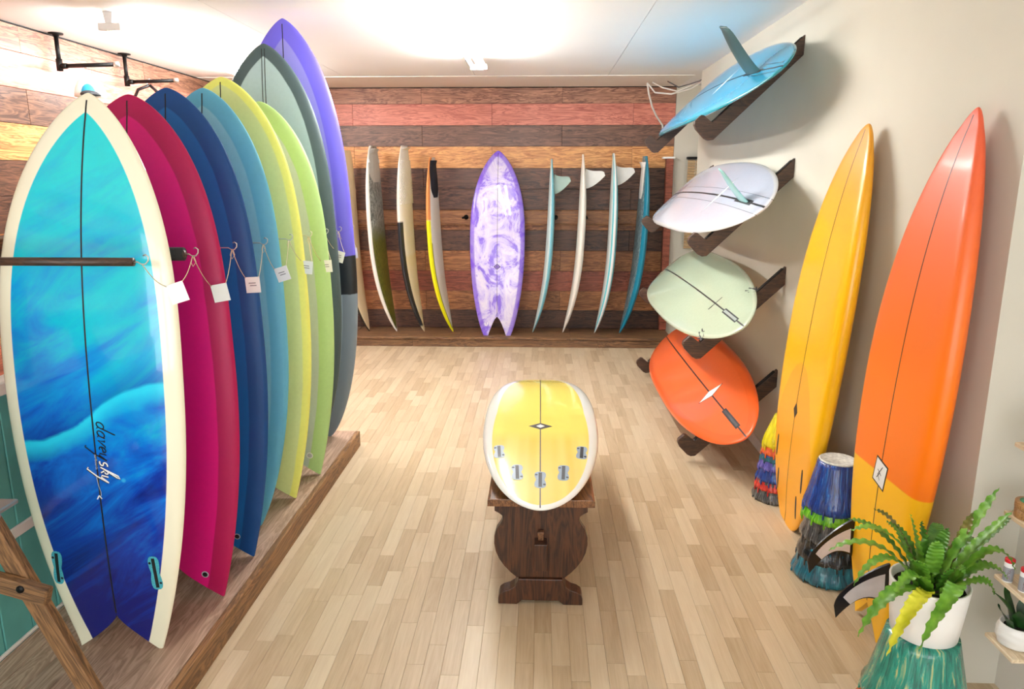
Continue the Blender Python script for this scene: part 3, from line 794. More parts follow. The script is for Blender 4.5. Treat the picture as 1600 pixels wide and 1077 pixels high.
M_fgreen = plain('sea_glass_fin', (168, 196, 186), 0.25)
M_fwhite = plain('white_fin', (240, 240, 236), 0.3)
B, r = lean('pale sky-blue surfboard with grey-green single fin on the back wall', 0.108, 1.90, -0.075, 0.46, 0.064, deck_mat('sky_deck', (126, 200, 220), [(0, (188, 208, 208))]), -1, qt=0.5, e=0.1, pt=2.6)
fin('fin', 0.20, 0.17, 0.12, M_fgreen, r, B, 0.25, 0.0)
B.stroke('leash_loop', [[(0.0, 0.10), (0.01, 0.12), (-0.005, 0.15)]], 0.01, M_ink, r, 1)
B, r = lean('ivory surfboard with white single fin on the back wall', 0.424, 1.945, 0.245, 0.46, 0.066, deck_mat('ivory_single', (240, 238, 230), [(0, (236, 232, 222))]), -1, qt=0.5, e=0.1, pt=2.6)
fin('fin', 0.20, 0.20, 0.12, M_fwhite, r, B, 0.24, 0.0)
B.stroke('leash_loop', [[(0.0, 0.10), (0.01, 0.12), (-0.005, 0.15)]], 0.01, M_ink, r, 1)
B, r = lean('aqua and white striped-rail surfboard with white single fin', 0.732, 1.955, 0.584, 0.46, 0.066, deck_mat('aqua_stripe', (228, 236, 236), [(0, (222, 234, 234))], rail=[(-1, 3, 0.03, (90, 196, 210)), (-1, 3, 0.007, (236, 240, 240))]), -1, qt=0.5, e=0.1, pt=2.6)
fin('fin', 0.20, 0.19, 0.12, M_fwhite, r, B, 0.22, 0.0)
B, r = lean('teal surfboard with black scuffed deck and white tail pad beside the corner post', 1.047, 1.925, 0.848, 0.46, 0.066, deck_mat('teal_deck', (16, 124, 150), [(0, (30, 60, 72))], noisy={0: (150, 176, 180)}, rail=[(-1, 3, 0.05, (18, 120, 146))]), -1, tw=-0.05)
pad(B, r, 0.06, 0.42, 0.2, M_wpad, kick=0.03)

# ------------------------------------------------------------------ left platform, partition, rack
M_plat = wood('platform_ply', (138, 110, 90), (184, 154, 132), 1, rough=0.6, rvar=0.08)
M_platl = wood('platform_pale', (150, 124, 102), (200, 174, 150), 1, rough=0.6, rvar=0.14)
M_fascia = wood('platform_edge', (84, 58, 34), (146, 106, 66), 1, rough=0.55)
pf = thing('display_platform', 'low brown plank platform under the left row of surfboards', 'platform', (-1.49, 2.6, 0))
xs = [-1.82, -1.735, -1.65, -1.565]
for i in range(3):
    for (a, c) in ((0.5, 1.9), (1.902, 4.51)):
        child_world(box('top_plank', (xs[i] + 0.001, a, 0.082), (xs[i + 1] - 0.001, c, 0.10), M_platl, bevel=0.0015), pf)
child_world(box('top_board', (-1.564, 0.5, 0.082), (-1.19, 4.51, 0.10), M_plat, bevel=0.0015), pf)
child_world(box('edge_board', (-1.189, 0.5, 0.0), (-1.163, 4.51, 0.10), M_fascia, bevel=0.003), pf)
child_world(box('end_board', (-1.82, 4.485, 0.0), (-1.19, 4.51, 0.081), M_fascia, bevel=0.003), pf)
M_teal = plain('teal_paint', (96, 176, 170), 0.55, var=0.14, vs=6, bump=0.2)
pt = thing('partition', 'teal painted board partition with white rails behind the left boards', 'partition', (-1.86, 2.5, 0))
y = 0.5; k = 0
while y < 4.5:
    child_world(box('panel_board', (-1.872, y + 0.002, 0.0), (-1.832 + random.uniform(0, 0.003), min(4.5, y + 0.138), 0.985), M_teal, bevel=0.003), pt); y += 0.14
child_world(box('cap_rail', (-1.885, 0.5, 0.985), (-1.81, 4.5, 1.03), M_trim, bevel=0.004), pt)
child_world(box('middle_rail', (-1.83, 0.5, 0.475), (-1.819, 4.5, 0.515), M_trim, bevel=0.003), pt)
child_world(box('foot_rail', (-1.83, 0.5, 0.10), (-1.819, 4.5, 0.112), M_trim, bevel=0.002), pt)
M_dowel = wood('dark_dowel', (34, 24, 20), (76, 54, 40), 0, scale=2, rough=0.4)
M_foam = plain('black_foam', (44, 44, 46), 0.85, bump=0.3, vs=150)
M_hook = plain('steel_hook', (200, 196, 186), 0.3, metal=0.9)
rk = thing('board_rack', 'dark dowel rack that holds the left row of surfboards apart', 'rack', (-1.78, 2.5, 1.0))
child_world(box('rack_beam', (-1.865, 1.9, 1.41), (-1.79, 4.6, 1.51), M_fascia, bevel=0.004), rk)
for yy in (1.95, 3.2, 4.5):
    child_world(box('rack_post', (-1.86, yy - 0.04, 1.03), (-1.80, yy + 0.04, 1.41), M_fascia, bevel=0.003), rk)
ENDS = []
for k in range(9):
    yy = 2.05 + 0.31 * k - (0.015 if k > 6 else 0); zz = 1.470 - 0.008 * k; xe = -1.155 - (0.0 if k < 5 else 0.02 * (k - 4) * 0.4)
    xd = xe if k < 2 else -1.27
    d = child_world(tube('dowel', [(-1.80, yy, zz), (xd, yy, zz)], 0.0125, M_dowel, seg=14), rk)
    if k > 0:
        child_world(tube('foam_sleeve', [(-1.60, yy, zz), (xd - 0.004, yy, zz)], 0.022, M_foam, seg=16), rk)
    hp = [(xd - 0.01, yy, zz), (xe + 0.012, yy, zz), (xe + 0.022, yy, zz - 0.006), (xe + 0.034, yy, zz - 0.006), (xe + 0.043, yy, zz + 0.004), (xe + 0.044, yy, zz + 0.015), (xe + 0.036, yy, zz + 0.021), (xe + 0.030, yy, zz + 0.018)]
    child_world(tube('hook', hp, 0.0022, M_hook, seg=6), rk)
    ENDS.append(V((xe + 0.024, yy, zz - 0.006)))
M_tag = plain('tag_card', (248, 248, 244), 0.7, var=0.01)
M_string = plain('jute_string', (214, 196, 160), 0.9)
M_print = plain('grey_print', (110, 106, 112), 0.7)
names = ['blue ocean-art', 'magenta', 'deep blue', 'pale blue', 'lemon yellow', 'soft green', 'charcoal-railed grey', 'violet']
TAGS = [(-1.113, 2.20, 1.359, 0.30), (-1.116, 2.51, 1.312, 0.18), (-1.122, 2.82, 1.296, 0.05), (-1.112, 3.13, 1.300, 0.3), (-1.105, 3.44, 1.292, -0.12), (-1.10, 3.75, 1.262, 0.06), (-1.118, 4.06, 1.280, -0.30), (-1.12, 4.37, 1.268, 0.08)]
for k, (x, yy, z, rot) in enumerate(TAGS):
    root = thing('price_tag', 'small white card tag on string beside the %s board' % names[k], 'tag', (x, yy, z), 'price tags on the rack hooks')
    R = Matrix.Rotation(-rot, 3, 'Y')
    hw, hh = 0.029, 0.031
    def W2(a, c, d=0.0): return R @ V((a, d, c))
    vs = [W2(-hw, -hh), W2(hw, -hh), W2(hw, hh), W2(-hw, hh)]; vs += [v + V((0, 0.0012, 0)) for v in vs]
    mesh_obj('card', vs, [(0, 1, 2, 3), (7, 6, 5, 4), (0, 4, 5, 1), (1, 5, 6, 2), (2, 6, 7, 3), (3, 7, 4, 0)], M_tag, root)
    pv = []; pf_ = []
    if k >= 2:
        for (zz, x0, x1) in ((0.006, -0.016, 0.012), (-0.004, -0.012, 0.014)):
            n = len(pv); pv += [W2(x0, zz, -0.0004), W2(x1, zz, -0.0004), W2(x1, zz + 0.003, -0.0004), W2(x0, zz + 0.003, -0.0004)]; pf_.append((n, n + 1, n + 2, n + 3))
        mesh_obj('print', pv, pf_, M_print, root)
    a, c = ENDS[k] - V((x, yy, z)), ENDS[k + 1] - V((x, yy, z))
    l, rr_ = W2(-hw * 0.9, hh * 0.9), W2(hw * 0.9, hh * 0.9)
    for (p, q) in ((l, a), (rr_, c)):
        pts = [p + (q - p) * (i / 8) + V((0, 0, -0.012 * math.sin(math.pi * i / 8))) for i in range(9)]
        tube('string', pts, 0.0014, M_string, root, seg=5)
    tube('string', [c + V((0.004, 0, 0)), c + V((0.008, 0.004, -0.02)), c + V((-0.002, 0, -0.035)), c + V((-0.006, -0.004, -0.02)), c], 0.0012, M_string, root, seg=5)

# wooden trestle at the lower left edge
M_pine = wood('rough_pine', (74, 50, 28), (138, 100, 62), 2, scale=1.4, rough=0.7)
M_tin = plain('galvanised', (150, 150, 148), 0.4, metal=0.8)
st = thing('trestle_stand', 'rough brown wooden trestle leg at the lower left edge by the partition', 'stand', (-1.5, 1.8, 0.1))
def beam(name, a, c, w, d, mat, root):
    a, c = V(a), V(c); t = (c - a); L = t.length; t.normalize()
    s = t.cross(V((0, 1, 0))).normalized(); n = s.cross(t)
    bm = bmesh.new(); bmesh.ops.create_cube(bm, size=1)
    for v in bm.verts: v.co = V((v.co.x * w, v.co.y * d, v.co.z * L))
    bmesh.ops.bevel(bm, geom=bm.edges[:], offset=0.004, segments=1, affect='EDGES')
    o = bm_obj(name, bm, mat)
    o.matrix_world = Matrix.Translation((a + c) / 2) @ Matrix((s, n, t)).transposed().to_4x4()
    return child_world(o, root)
beam('leg', (-1.212, 1.80, 0.10), (-1.70, 1.80, 1.28), 0.052, 0.036, M_pine, st)
beam('leg', (-1.60, 1.55, 0.10), (-1.73, 1.76, 1.28), 0.045, 0.036, M_pine, st)
beam('cross_rail', (-1.72, 1.765, 0.70), (-1.335, 1.765, 0.585), 0.05, 0.032, M_pine, st)
beam('cross_rail', (-1.75, 1.80, 1.24), (-1.62, 1.80, 1.24), 0.05, 0.16, M_pine, st)
child_world(tube('bolt', [(-1.40, 1.776, 0.615), (-1.40, 1.745, 0.615)], 0.011, M_iron, seg=8), st)
child_world(box('tray', (-1.80, 1.76, 0.815), (-1.452, 1.86, 0.828), M_tin, bevel=0.003), st)
child_world(tube('tray_brace', [(-1.487, 1.78, 0.742), (-1.452, 1.78, 0.818)], 0.006, M_tin, seg=8), st)

# ------------------------------------------------------------------ pipe hangers on the left wall
def pipe(y, label):
    r = thing('pipe_hanger', label, 'hanger', (-3.17, y, ZC), 'black pipe hangers along the left wall')
    lathe('flange', [(0.045, 0), (0.045, -0.008), (0.02, -0.010), (0.02, -0.02)], M_iron, r, 16)
    tube('drop_pipe', [(0, 0, -0.02), (0, 0, -0.19)], 0.014, M_iron, r, 12)
    tube('elbow', [(0, 0, -0.16), (0, 0, -0.235)], 0.020, M_iron, r, 12)
    tube('arm_pipe', [(0, 0, -0.205), (0.39, 0, -0.195)], 0.0135, M_iron, r, 12)
    tube('collar', [(0.01, 0, -0.205), (0.05, 0, -0.204)], 0.018, M_iron, r, 12)
    tube('end_cap', [(0.37, 0, -0.1955), (0.395, 0, -0.195)], 0.018, M_hook, r, 12)
pipe(5.01, 'black iron pipe arm above the blue ocean-art board nose')
pipe(5.82, 'black iron pipe arm above the magenta board nose')
M_clear = plain('clear_plastic', (226, 224, 228), 0.2)
cp = thing('hanging_cap', 'white cap with blue and black front hanging above the first board', 'cap', (-2.985, 5.01, 2.362))
def dome(name, mat, root, sc, loc, a0=0.0):
    vs = []; fs = []; nu, nv = 18, 8
    for j in range(nv + 1):
        ph = math.pi / 2 * j / nv
        for i in range(nu):
            a = 2 * math.pi * i / nu
            rr = math.cos(ph) * (1 + 0.03 * math.cos(6 * a))
            vs.append((loc[0] + sc[0] * rr * math.cos(a), loc[1] + sc[1] * rr * math.sin(a), loc[2] + sc[2] * math.sin(ph)))
    for j in range(nv):
        for i in range(nu):
            a0_ = j * nu + i; a1 = j * nu + (i + 1) % nu; fs.append((a0_, a1, a1 + nu, a0_ + nu))
    fs.append(tuple(range(nu))[::-1])
    return mesh_obj(name, vs, fs, mat, root, smooth=True)
dome('crown', plain('white_cloth', (236, 236, 230), 0.85), cp, (0.10, 0.09, 0.13), (0, 0, -0.13))
dome('front_patch', plain('blue_cloth', (40, 160, 200), 0.8), cp, (0.05, 0.03, 0.075), (0.03, -0.072, -0.13))
dome('visor', plain('black_cloth', (22, 24, 30), 0.8), cp, (0.055, 0.075, 0.03), (0.06, -0.10, -0.13))
tube('hanging_hook', [(0.0, 0, -0.03), (-0.02, 0, 0.01), (-0.03, 0, 0.035), (-0.025, 0, 0.062), (-0.005, 0, 0.068), (0.0, 0, 0.048)], 0.003, M_clear, cp, 6)
sp = thing('leash_strap', 'black strap hanging on the pipe arm behind the magenta board', 'strap', (-3.0, 5.82, 2.42))
tube('hanging_hook', [(0.0, 0, -0.03), (-0.015, 0, -0.01), (-0.01, 0, 0.02), (0.005, 0, 0.028), (0.012, 0, 0.01)], 0.003, M_clear, sp, 6)
tube('strap', [(0, 0, -0.02), (-0.09, 0, -0.05), (-0.13, 0, -0.12), (-0.10, 0, -0.22), (0, 0, -0.26), (0.08, 0, -0.24), (0.11, 0, -0.16), (0.06, 0, -0.07), (0.005, 0, -0.02)], 0.012, M_ink, sp, 8)
# cables in the far right corner
M_cable = plain('white_cable', (238, 236, 232), 0.5)
tag(tube('cable', [(1.03, 7.6, 2.61), (1.05, 7.62, 2.52), (1.10, 7.7, 2.40), (1.16, 7.8, 2.32), (1.24, 7.9, 2.24), (1.26, 7.935, 2.1)], 0.009, M_cable), 'white cable dropping down the right end of the back wall', 'cable')
tag(tube('cable', [(1.03, 7.6, 2.615), (1.10, 7.55, 2.52), (1.25, 7.5, 2.50), (1.42, 7.4, 2.54), (1.55, 7.3, 2.62)], 0.008, M_cable), 'white cable sagging lowest along the ceiling corner at right', 'cable')
tag(tube('cable', [(1.08, 7.6, 2.62), (1.16, 7.5, 2.56), (1.30, 7.45, 2.52), (1.45, 7.3, 2.58), (1.55, 7.2, 2.622)], 0.007, M_cable), 'white cable looping just above another one in the ceiling corner', 'cable')
tag(tube('cable', [(1.20, 7.45, 2.61), (1.30, 7.4, 2.55), (1.45, 7.2, 2.58), (1.52, 7.1, 2.625)], 0.006, plain('grey_cable', (90, 88, 92), 0.6)), 'grey cable bunched with the white ones in the ceiling corner', 'cable')

# ------------------------------------------------------------------ right wall rack: four boards on slanted arms
M_arm = wood('walnut_arm', (40, 26, 20), (84, 58, 42), 0, scale=1.5, rough=0.4)
def arm_pair(zt, label_n):
    for yy, w in ((4.30, 'near'), (6.28, 'far')):
        r = thing('rack_arm', '%s dark walnut wall arm under the %s' % (w, label_n), 'rack', (XR, yy, zt), 'slanted rack arms on the right wall')
        c, s = math.cos(math.radians(44)), math.sin(math.radians(44))
        def q(a, n): return (-a * c - n * s, -a * s + n * c)
        D = 0.075
        prof = [(0, 0), q(0.650, 0.0), q(0.655, 0.012), q(0.660, 0.06), q(0.670, 0.072), q(0.715, 0.072), q(0.732, 0.06), q(0.74, 0.035), q(0.74, -0.035), q(0.732, -0.058), q(0.71, -D), q(0.1, -D), (0, -D / c)]
        prism('arm', prof, 'y', -0.02, 0.02, M_arm, r, bevel=0.004)
        prism('felt_pad', [q(0.02, 0.001), q(0.648, 0.001), q(0.648, 0.004), q(0.02, 0.004)], 'y', -0.018, 0.018, plain('dark_felt', (30, 24, 22), 0.95), r)
ZT = {'blue': 2.46, 'white': 1.815, 'green': 1.208, 'orange': 0.595}
c44, s44 = math.cos(math.radians(44)), math.sin(math.radians(44))
def racked(label, key, a, yt, yn, W, T, mat, rn=0.09, rt=0.04, off=0.055, slist=((0, 0.009),), **kw):
    zt = ZT[key]
    def pt3(n): return (XR - a * c44 - n * s44, zt - a * s44 + n * c44)
    t = pt3(off - rt); n_ = pt3(off - rn)
    return stand(label, (t[0], yt, t[1]), (n_[0], yn, n_[1]), W, T, mat, deck=(s44, 0, -c44), rn=rn, rt=rt, group='boards lying on the right wall rack', slist=slist, **kw)
arm_pair(ZT['blue'], 'bright blue board on top'); arm_pair(ZT['white'], 'pearl white board')
arm_pair(ZT['green'], 'pale green board'); arm_pair(ZT['orange'], 'lowest, orange board')
M_dgfin = plain('smoky_fin', (52, 86, 86), 0.3)
M_aqfin = plain('aqua_fin', (150, 212, 212), 0.25)
B, r = racked('bright blue longboard with smoky fin, topmost on the right wall rack', 'blue', 0.365, 3.72, 6.75, 0.62, 0.07, lap('bright_blue_resin', (24, 160, 206), (20, 140, 160), 0.012, rough=0.22, coat=0.5), wp=0.5, pn=2.8, qn=0.5, pt=2.6, qt=0.52, e=0.0)
p = B.patch('fin_box', rect(0, 0.42, 0.028, 0.26), M_slot, r)
fin('fin', 0.23, 0.30, 0.17, M_dgfin, r, B, 0.42, 0.0, thick=0.022, tipw=0.7)
for x in (-0.03, 0.03): B.stroke('pin_line', [[(x, 0.05), (x * 1.3, 0.3), (0, 0.62)]], 0.003, M_stringer, r)
B.patch('logo', rot4(0, 0.95, 0.20, 0.05, 0.0), M_white, r)
B, r = racked('pearl white mid-length surfboard with aqua fin on the right wall rack', 'white', 0.385, 3.80, 6.75, 0.63, 0.07, lap('pearl_resin', (204, 205, 218), (216, 215, 216), 0.02, rough=0.2, coat=0.5), slist=((0, 0.012), (-0.055, 0.002), (0.055, 0.002)), wp=0.5, pn=2.8, qn=0.48, pt=2.6, qt=0.52, e=0.0)
B.patch('fin_box', rect(0, 0.32, 0.034, 0.26), M_slot, r)
fin('fin', 0.17, 0.24, 0.15, M_aqfin, r, B, 0.32, 0.0, thick=0.018, tipw=0.5)
lg = B.patch('logo', rot4(0, 0.80, 0.30, 0.045, 0.0), M_plugrim, r); B.patch('logo_field', rot4(0, 0.80, 0.24, 0.03, 0.0), M_white, lg, off=0.0014)
B, r = racked('pale sage green surfboard with empty fin box on the right wall rack', 'green', 0.42, 3.98, 6.75, 0.60, 0.07, lap('sage_resin', (180, 196, 170), (192, 204, 180), 0.02, rough=0.25, coat=0.4), wp=0.5, pn=2.8, qn=0.48, pt=2.7, qt=0.5, e=0.0, rt=0.06)
q = B.patch('fin_box', rect(0, 0.22, 0.034, 0.22), M_slot, r); B.patch('slot', rect(0, 0.22, 0.016, 0.20), plain('grey_slot', (150, 160, 156), 0.4), q, off=0.0016)
B.stroke('logo', [[(-0.055, 0.50), (0.055, 0.505)], [(0, 0.45), (0, 0.56)]], 0.010, M_ink, r)
for s in (-1, 1):
    pp = B.stroke('side_plug', [[(s * 0.215, 0.26), (s * 0.19, 0.34)], [(s * 0.19, 0.26), (s * 0.165, 0.34)], [(s * 0.22, 0.29), (s * 0.165, 0.295)], [(s * 0.225, 0.32), (s * 0.20, 0.26)], [(s * 0.21, 0.315), (s * 0.17, 0.32)]], 0.009, M_slot, r)
B, r = racked('burnt orange surfboard with white diamond mark, lowest on the right wall rack', 'orange', 0.39, 3.86, 6.6, 0.60, 0.07, lap('burnt_orange_resin', (240, 104, 44), (236, 96, 34), 0.06, rough=0.28, coat=0.35), wp=0.5, pn=2.8, qn=0.48, pt=2.7, qt=0.52, e=0.0, rt=0.06)
q = B.patch('fin_box', rect(0, 0.25, 0.034, 0.25), M_slot, r); B.patch('slot', rect(0, 0.25, 0.014, 0.22), plain('dark_grey_slot', (70, 72, 76), 0.4), q, off=0.0016)
lg = B.patch('logo', rot4(0, 0.66, 0.20, 0.085, 0.0), M_ink, r); B.patch('logo_field', rot4(0, 0.66, 0.185, 0.075, 0.0), M_white, lg, off=0.0014)

# ------------------------------------------------------------------ two boards leaning on the right wall
def amber():
    m, nt, b = mat_new('amber_resin'); g = G(nt)
    tl, sx = g.attr('tl'), g.attr('sx')
    c = lin((255, 190, 0))
    d = g.math('SUBTRACT', tl, g.math('SUBTRACT', 0.86, g.math('MULTIPLY', g.math('MULTIPLY', sx, sx), 6.0)))
    c2 = g.mix(g.step(d, 0.0, 0.006), lin((252, 174, 8)), c)
    nose = g.step(tl, 1.66, 0.2)
    c3 = g.mix(g.math('MULTIPLY', nose, 0.8), c2, lin((214, 140, 30)))  # darker fade at the nose end: shadow put into the colour
    g.l(c3, b.inputs['Base Color']); b.inputs['Roughness'].default_value = 0.35; b.inputs['Coat Weight'].default_value = 0.3; b.inputs['Coat Roughness'].default_value = 0.15
    return m
def tangerine():
    m, nt, b = mat_new('tangerine_resin'); g = G(nt)
    tl, sx = g.attr('tl'), g.attr('sx')
    c = g.ramp(g.math('DIVIDE', tl, 2.0), [(0.5, lin((255, 124, 0))), (0.95, lin((226, 92, 60)))])
    d = g.math('ADD', tl, g.math('MULTIPLY', sx, 0.10))
    c = g.mix(g.step(d, 0.655, 0.003), lin((255, 192, 0)), c)
    g.l(c, b.inputs['Base Color']); b.inputs['Roughness'].default_value = 0.42; b.inputs['Coat Weight'].default_value = 0.12; b.inputs['Coat Roughness'].default_value = 0.12
    return m
LEAN = 'boards leaning on the cream right wall'
B, r = stand('tall amber yellow surfboard with four empty fin slots leaning on the right wall', (1.262, 3.50, 0.004), (1.360, 3.235, 1.925), 0.60, 0.088, amber(), deck=(1, 0, 0), rn=0.05, rt=0.02, group=LEAN, slist=((0, 0.004),),
             wp=0.46, pn=2.2, qn=0.66, pt=2.6, qt=0.62, e=0.25, flat=14, dome=6)
diamond_logo(B, r, 0.0, 0.62, 0.05, 0.085, face=M_ink)
for s, y in ((1, 0.34), (-1, 0.34), (1, 0.17), (-1, 0.17)):
    x = s * (0.185 if y > 0.3 else 0.14)
    q = B.patch('fin_box', pill(x, y, 0.016, 0.125, 16, 0.0, s * 0.05), M_slot, r); B.patch('slot', rect(x, y, 0.004, 0.10, s * 0.05), plain('blue_slot', (50, 60, 96), 0.4), q, off=0.0016)
B, r = stand('tall orange surfboard with amber tail and black-edged fins leaning on the right wall', (1.285, 2.60, 0.004), (1.365, 2.46, 1.92), 0.54, 0.092, tangerine(), deck=(1, 0, 0), rn=0.06, rt=0.02, group=LEAN, slist=((0, 0.004),),
             wp=0.48, pn=2.0, qn=0.72, pt=2.2, qt=0.9, e=0.36, notch=0.11, nt=1.0, flat=14, dome=6)
lg = B.patch('logo', rect(0.0, 0.655, 0.092, 0.100, 0.12), M_ink, r); B.patch('logo_field', rect(0, 0.655, 0.080, 0.088, 0.12), M_white, lg, off=0.0014)
B.stroke('logo_mark', [[(-0.015, 0.685), (0.014, 0.645)], [(0.014, 0.645), (-0.004, 0.628)], [(0.018, 0.664), (-0.012, 0.650)], [(0.0, 0.655), (0.02, 0.630)]], 0.003, M_ink, lg, off=0.0019)
M_finblk = plain('black_fin', (24, 24, 26), 0.25)
M_finpale = plain('pale_fin_core', (206, 198, 198), 0.3, var=0.1, vs=20)
def keel(B, root, x, y, side_s):
    """big twin fin: black foil with a pale core panel on both faces"""
    prof = []
    N = 16
    base, hgt, rake = 0.17, 0.175, 0.20
    lead = [(base / 2 - rake * f ** 1.35 - 0.02 * math.sin(math.pi * f), hgt * math.sin(f * math.pi / 2) ** 0.9) for f in [i / N for i in range(N + 1)]]
    trail = [(-base / 2 + 0.03 * math.sin(math.pi * f) - (rake - base) * 1.0 * f ** 1.9 - base * 0.28 * f ** 3, hgt * 0.93 * f) for f in [i / N for i in range(N + 1)]]
    out = lead + trail[::-1]
    def blade(name, ol, th, mat, par):
        p0 = B.P(y, x, -1, -0.006); vs = []; n = len(ol)
        for s in (-1, 1):
            for (a, h) in ol:
                w = th / 2 * (1 - 0.6 * h / hgt)
                vs.append(p0 + Matrix.Rotation(side_s * 0.10, 3, 'Y') @ V((s * w, a, -h)))
        fs = [tuple(range(n))[::-1], tuple(range(n, 2 * n))] + [(i, (i + 1) % n, n + (i + 1) % n, n + i) for i in range(n)]
        o = mesh_obj(name, vs, fs, mat, par)
        bm = bmesh.new(); bm.from_mesh(o.data); bmesh.ops.triangulate(bm, faces=[f for f in bm.faces if len(f.verts) > 4]); bm.to_mesh(o.data); bm.free()
        return o
    f = blade('fin', out, 0.011, M_finblk, root)
    core = [(l[0] * 0.76 + t[0] * 0.24, l[1] * 0.86 + t[1] * 0.04 + 0.004) for l, t in zip(lead[1:13], trail[1:13])] + [(l[0] * 0.06 + t[0] * 0.94, l[1] * 0.1 + t[1] * 0.86) for l, t in zip(lead[1:13], trail[1:13])][::-1]
    blade('core_panel', core, 0.0125, M_finpale, f)
keel(B, r, -0.155, 0.30, -1); keel(B, r, 0.155, 0.30, 1)

# ------------------------------------------------------------------ bench with the yellow board
M_bench = wood('old_oak', (34, 17, 9), (84, 48, 26), 2, rough=0.35, rvar=0.05)
M_btop = wood('bench_top_oak', (74, 44, 24), (140, 94, 56), 1, rough=0.35)
bn = thing('trestle_bench', 'dark carved wooden trestle bench under the yellow surfboard', 'bench', (0.012, 3.2, 0))
BY0, BY1 = -0.48, 0.50
prism('bench_top', [(-0.212, 0.438), (0.212, 0.438), (0.212, 0.462), (0.203, 0.470), (-0.203, 0.470), (-0.212, 0.462)], 'y', BY0 - 0.03, BY1 + 0.03, M_btop, bn, bevel=0.003)
for s in (-1, 1):
    prism('apron', [(s * 0.17, 0.40), (s * 0.187, 0.40), (s * 0.187, 0.437), (s * 0.17, 0.437)], 'y', BY0 + 0.045, BY1 - 0.045, M_bench, bn)
def lyre():
    half = [(0.186, 0.437), (0.186, 0.405), (0.172, 0.398), (0.156, 0.386), (0.152, 0.37), (0.162, 0.35), (0.178, 0.325), (0.187, 0.295), (0.188, 0.262), (0.182, 0.228), (0.168, 0.195), (0.148, 0.165), (0.124, 0.138), (0.098, 0.115)]
    return half + [(-x, z) for x, z in half[::-1]]
foot = [(0.09, 0.114), (0.094, 0.098), (0.105, 0.08), (0.125, 0.066), (0.15, 0.058), (0.166, 0.046), (0.172, 0.025), (0.172, 0.0), (0.095, 0.0), (0.075, 0.018)]
foot = foot + [(-x, z) for x, z in foot[::-1]]
for y0 in (BY0, BY1 - 0.042):
    o = prism('end_panel', lyre(), 'y', y0, y0 + 0.042, M_bench, bn, bevel=0.003)
    prism('foot', foot, 'y', y0 - 0.012, y0 + 0.054, M_bench, bn, bevel=0.004)
prism('stretcher', [(-0.026, 0.178), (0.026, 0.178), (0.026, 0.292), (-0.026, 0.292)], 'y', BY0 - 0.06, BY1 + 0.06, M_bench, bn, bevel=0.003)
for y0 in (BY0 - 0.045, BY1 + 0.005):
    prism('wedge', [(-0.010, 0.293), (0.010, 0.293), (0.013, 0.328), (-0.013, 0.328)], 'y', y0 + 0.018, y0 + 0.042, M_btop, bn, bevel=0.002)
def lemon_art():
    m, nt, b = mat_new('sunny_yellow_resin'); g = G(nt)
    tl, sx, e, dk = g.attr('tl'), g.attr('sx'), g.attr('edge'), g.attr('dk')
    st_ = g.noise(g.xyz(g.math('MULTIPLY', sx, 1.0)), 13.0, 1)
    base = lin((252, 232, 112))
    amb = g.ramp(st_, [(0.4, lin((244, 200, 84))), (0.62, lin((252, 222, 118)))])
    tailz = g.math('SUBTRACT', 1.0, g.step(tl, 0.62, 0.06))
    c = g.mix(g.math('MULTIPLY', tailz, 0.8), base, amb)
    w = g.math('ADD', 0.020, g.math('MULTIPLY', g.step(tl, 0.55, 0.4), 0.040))
    c = g.mix(g.step(g.math('SUBTRACT', e, w), 0.0, 0.0015), lin((242, 242, 236)), c)
    g.l(c, b.inputs['Base Color']); b.inputs['Roughness'].default_value = 0.2; b.inputs['Coat Weight'].default_value = 0.7; b.inputs['Coat Roughness'].default_value = 0.04
    return m
B, r = stand('glossy yellow surfboard with white rails and five fin plugs lying on the bench', (0.008, 2.555, 0.492), (0.008, 4.62, 0.42), 0.55, 0.065, lemon_art(), deck=(0, 0, -1), rn=0.12, rt=0.045, group=None, slist=((0, 0.005),),
             wp=0.46, pn=2.2, qn=0.58, pt=2.3, qt=0.49, e=0.0)
M_fcs = plain('steel_plug', (150, 168, 184), 0.3)
for (x, y, a) in ((0.178, 0.445, -0.08), (-0.178, 0.445, 0.08), (0.094, 0.258, -0.05), (-0.094, 0.258, 0.05), (0.0, 0.20, 0.0)):
    finbox(B, r, x, y, 0.058, 0.125, M_fcs, a)
lg = B.patch('logo', rot4(0, 0.74, 0.11, 0.085, 0.0), M_ink, r); B.patch('logo_field', rot4(0, 0.74, 0.04, 0.045, 0.0), M_white, lg, off=0.0014)

